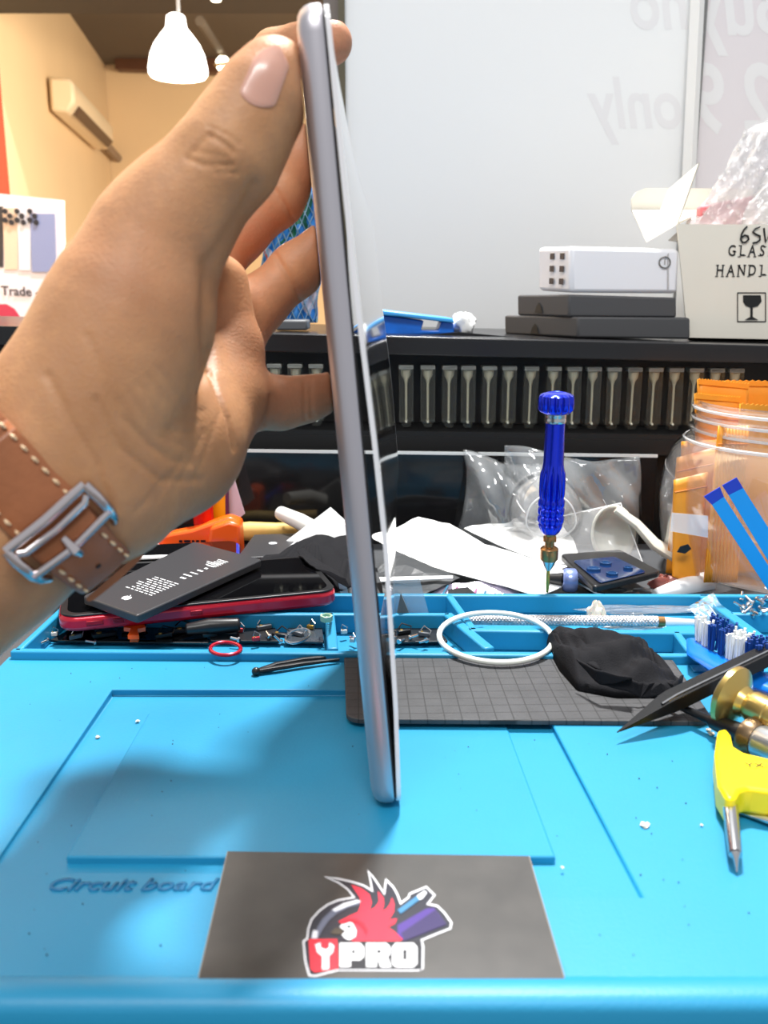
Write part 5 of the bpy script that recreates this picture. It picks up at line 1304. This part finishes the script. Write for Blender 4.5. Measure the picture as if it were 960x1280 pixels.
# crumbs
crumbs = [(122, 921, 2.2), (172, 901, 2.0), (806, 1031, 3.6), (889, 917, 3), (877, 1031, 1.2), (703, 1084, 1.2), (886, 912, 2.4)]
lbls = ['cream crumb at the left groove of the sunken panel', 'cream crumb on the back left of the raised panel', 'white crumb right of the sunken panel groove', 'white crumb at the tip of the pen tool',
        'tiny white speck left of the steel point', 'tiny white speck beside the card corner', 'white crumb wedged above the yellow handle']
for (x, y, r), lb in zip(crumbs, lbls):
    rr = r/1150*.33; tag(crum(G(x, y, -.0018 if x in (122, 172) else .0006), rr*1.3, rr*1.3, rr*.6, int(x), .35).build('crumb', mat('crumb_cream', S(236, 222, 200), .7)), lb, 'crumb')
specks = MB(); rs = random.Random(11)
for k in range(90):
    x, y = rs.uniform(20, 940), rs.uniform(830, 1200)
    if 240 < x < 715 and y > 1050: continue
    specks.ball(G(x, y, .0003 if not (60 < x < 720 and y < 1090) else .0006), rs.uniform(.00012, .0003), 5, 3)
tag(specks.build('dust_specks', mat('dust', S(40, 50, 60), .8)), 'tiny dust specks scattered over the blue mat', 'dust', kind='stuff')
# loose parts in the trays
rs = random.Random(5)
def screw(px, py, z, lab, sc=1.0):
    t = thing('screw', G(px, py, z), lab, 'screw', 'tiny steel screws in the trays')
    ax_ = Vector((rs.uniform(-1, 1), rs.uniform(-1, 1), rs.uniform(-.1, .6))).normalized(); c = G(px, py, z)
    MB().lathe(c, ax_, [(0, .0011*sc), (.0003*sc, .0014*sc), (.001*sc, .0014*sc)], 10).build('head', M_steel, t)
    MB().lathe(c+ax_*.001*sc, ax_, [(0, .0007*sc), (.0042*sc, .0006*sc)], 8).build('shank', M_steel, t)
spots = [(x, y) for x, y in ((926, 752), (934, 748), (942, 755), (950, 751), (930, 760), (940, 764), (948, 760), (956, 757), (936, 756), (928, 768), (944, 770), (952, 766), (946, 748), (958, 748))]
SW = 'first second third fourth fifth sixth seventh eighth ninth tenth eleventh twelfth thirteenth fourteenth'.split()
spots.sort()
for i, (x, y) in enumerate(spots): screw(x, y, .001+.0022*(i % 3), 'tiny steel screw in the heap at the right edge, '+SW[i]+' from its left', 1.25)
for i, (x, y) in enumerate(sorted([(300, 800), (338, 797), (352, 803), (446, 799), (498, 802), (512, 797), (534, 800), (60, 800), (120, 803)])): screw(x, y, -.002, 'tiny steel screw among loose parts of the front tray, '+SW[i]+' from the left')
junk_cols = [('junk_black', S(18, 18, 20)), ('junk_grey', S(90, 92, 96)), ('junk_white', S(216, 214, 206)), ('junk_red', S(190, 30, 40)), ('junk_gold', S(190, 150, 70)), ('junk_orange', S(224, 80, 30))]
jl = [(165, 790, 0, 26), (205, 796, 0, 22), (230, 790, 0, 30), (262, 796, 0, 20), (300, 790, 3, 9), (330, 786, 1, 20), (350, 796, 0, 20), (372, 794, 1, 16), (388, 786, 4, 10), (175, 786, 5, 14), (430, 792, 2, 9), (455, 795, 0, 14), (480, 798, 4, 8),
      (505, 792, 0, 18), (530, 795, 1, 14), (440, 803, 2, 7), (640, 802, 0, 22), (680, 803, 0, 12), (600, 776, 0, 10), (130, 795, 0, 30), (95, 798, 1, 16), (320, 801, 3, 10), (68, 795, 2, 8)]
words = 'first second third fourth fifth sixth seventh eighth ninth tenth eleventh twelfth thirteenth fourteenth fifteenth sixteenth seventeenth eighteenth nineteenth twentieth'.split()
order = sorted(range(len(jl)), key=lambda i: jl[i][0])
cname = ['black', 'grey', 'white', 'red', 'brass', 'orange']
for rank, i in enumerate(order):
    x, y, ci, w_ = jl[i]; c = G(x, y, -.003); ang = rs.uniform(-.6, .6); ww = w_/1150*.45/2
    lx = Vector((math.cos(ang), math.sin(ang), rs.uniform(-.15, .15)))*ww; ly = Vector((-math.sin(ang), math.cos(ang), 0))*ww*.35
    t = thing('small_part', c, '%s small phone part in the front tray, %s from the left of the loose parts' % (cname[ci], words[rank] if rank < 20 else 'near last'), 'part')
    if rank >= 20: t['label'] = '%s small loose phone part near the right end of the trays, %s' % (cname[ci], ('behind', 'between', 'at the end')[rank-20])
    MB().box(c+Vector((0, 0, .001)), lx, ly, (0, 0, .0011)).build('housing', mat(junk_cols[ci][0], junk_cols[ci][1], .35), t, bevel=.0004)
    MB().tube([c+lx*.9, c+lx*1.3+ly+Vector((0, 0, .003)), c+ly*2.6+Vector((0, 0, .0045)), c-lx*.6+ly*2+Vector((0, 0, .002))], .0004, 5).build('wire_tail', M_steel if ci != 0 else M_blackpl, t)
    MB().lathe(c-lx*.4+Vector((0, 0, .002)), (0, 0, 1), [(0, ww*.25), (.0004, ww*.22)], 10).build('contact', mat('junk_gold', S(190, 150, 70), .3, .7), t)
# dark films and tubes lying on the tray floor
for nm, lb, q, m in (('dark_film', 'large black plastic film covering the floor of the left front tray', [(62, 803), (112, 776), (250, 777), (262, 806), (150, 807)], M_blackglass),
                     ('dark_film', 'black film strip under the crimson ring in the front tray', [(262, 803), (268, 780), (340, 778), (352, 804)], M_blackpl),
                     ('dark_film', 'small dark film at the right end of the left tray', [(355, 804), (362, 782), (402, 783), (405, 805)], mat('smoke_film', S(60, 66, 72), .2)),
                     ('dark_film', 'dark film scrap in the tray just right of the tablet', [(490, 805), (494, 788), (545, 786), (560, 804)], M_blackpl)):
    tag(slab([G(x, y, -.0045) for x, y in (q[0], q[-1] if len(q) == 4 else q[3], q[2], q[1])], .0012, .001).build(nm, m, bevel=.0002), lb, 'film')
tag(MB().tube([G(232, 787, .001), G(262, 783, .002), G(300, 781, .002)], [.003, .0042, .0036], 12).build('black_sleeve', M_blackpl, bevel=.001), 'short black rubber sleeve lying in the tray under the red phone', 'sleeve')
oc = thing('orange_clip', G(168, 794, -.002), 'small bright orange clip lying in the front tray below the red phone', 'clip')
MB().prism([G(x, y, .002) for x, y in ((155, 783), (180, 783), (182, 789), (172, 791), (174, 799), (160, 799), (164, 790), (155, 789))], (0, 0, .002)).build('clip_body', mat('orange_plastic', S(255, 96, 22), .3), oc)
MB().box(G(168, 797, .001), (.002, 0, 0), (0, .001, 0), (0, 0, .002)).build('foot', mat('orange_plastic', S(255, 96, 22), .3), oc)
# looped metal frame in the left tray and coil
pts = [G(372+14*math.cos(k*PI/10)+6*math.sin(k*PI/10), 795-9*math.sin(k*PI/10), .0015+.004*abs(math.sin(k*PI/20))) for k in range(20)]
tag(MB().tube(pts, .0006, 6, closed=True).build('wire_loop', M_steel), 'bent silver wire loop in the left tray near the divider', 'wire')
cv = thing('coil', G(408, 772, .003), 'small clear green tangled coil on the tray divider', 'coil')
pts = [G(408+7*math.cos(k*.9), 775+3*math.sin(k*.9)-k*.15, .005+.0002*k) for k in range(40)]
MB().tube(pts, .0005, 5).build('wire', mat('pale_green', S(170, 200, 170), .3), cv)
# clear tent shape between tablet and tray
ct = thing('clear_holder', G(505, 790, .004), 'clear plastic holder with a dark wedge standing right of the tablet', 'holder')
MB().prism([V(x, y, .46) for x, y in ((494, 722), (524, 722), (545, 800), (476, 800))], (0, .001, 0)).build('sheet', clear('holder_clear', haze=.30, hazecol=S(190, 205, 215)), ct)
MB().prism([V(x, y, .455) for x, y in ((501, 742), (519, 785), (493, 785))], (0, .002, 0)).build('wedge', mat('wedge_grey', S(96, 98, 98), .4), ct)
tag(MB().prism([V(x, y, .50) for x, y in ((422, 726), (432, 724), (446, 800), (440, 800))], (0, .001, 0)).build('clear_strip', clear('strip_clear', haze=.35)), 'narrow clear strip leaning left of the tablet', 'strip')
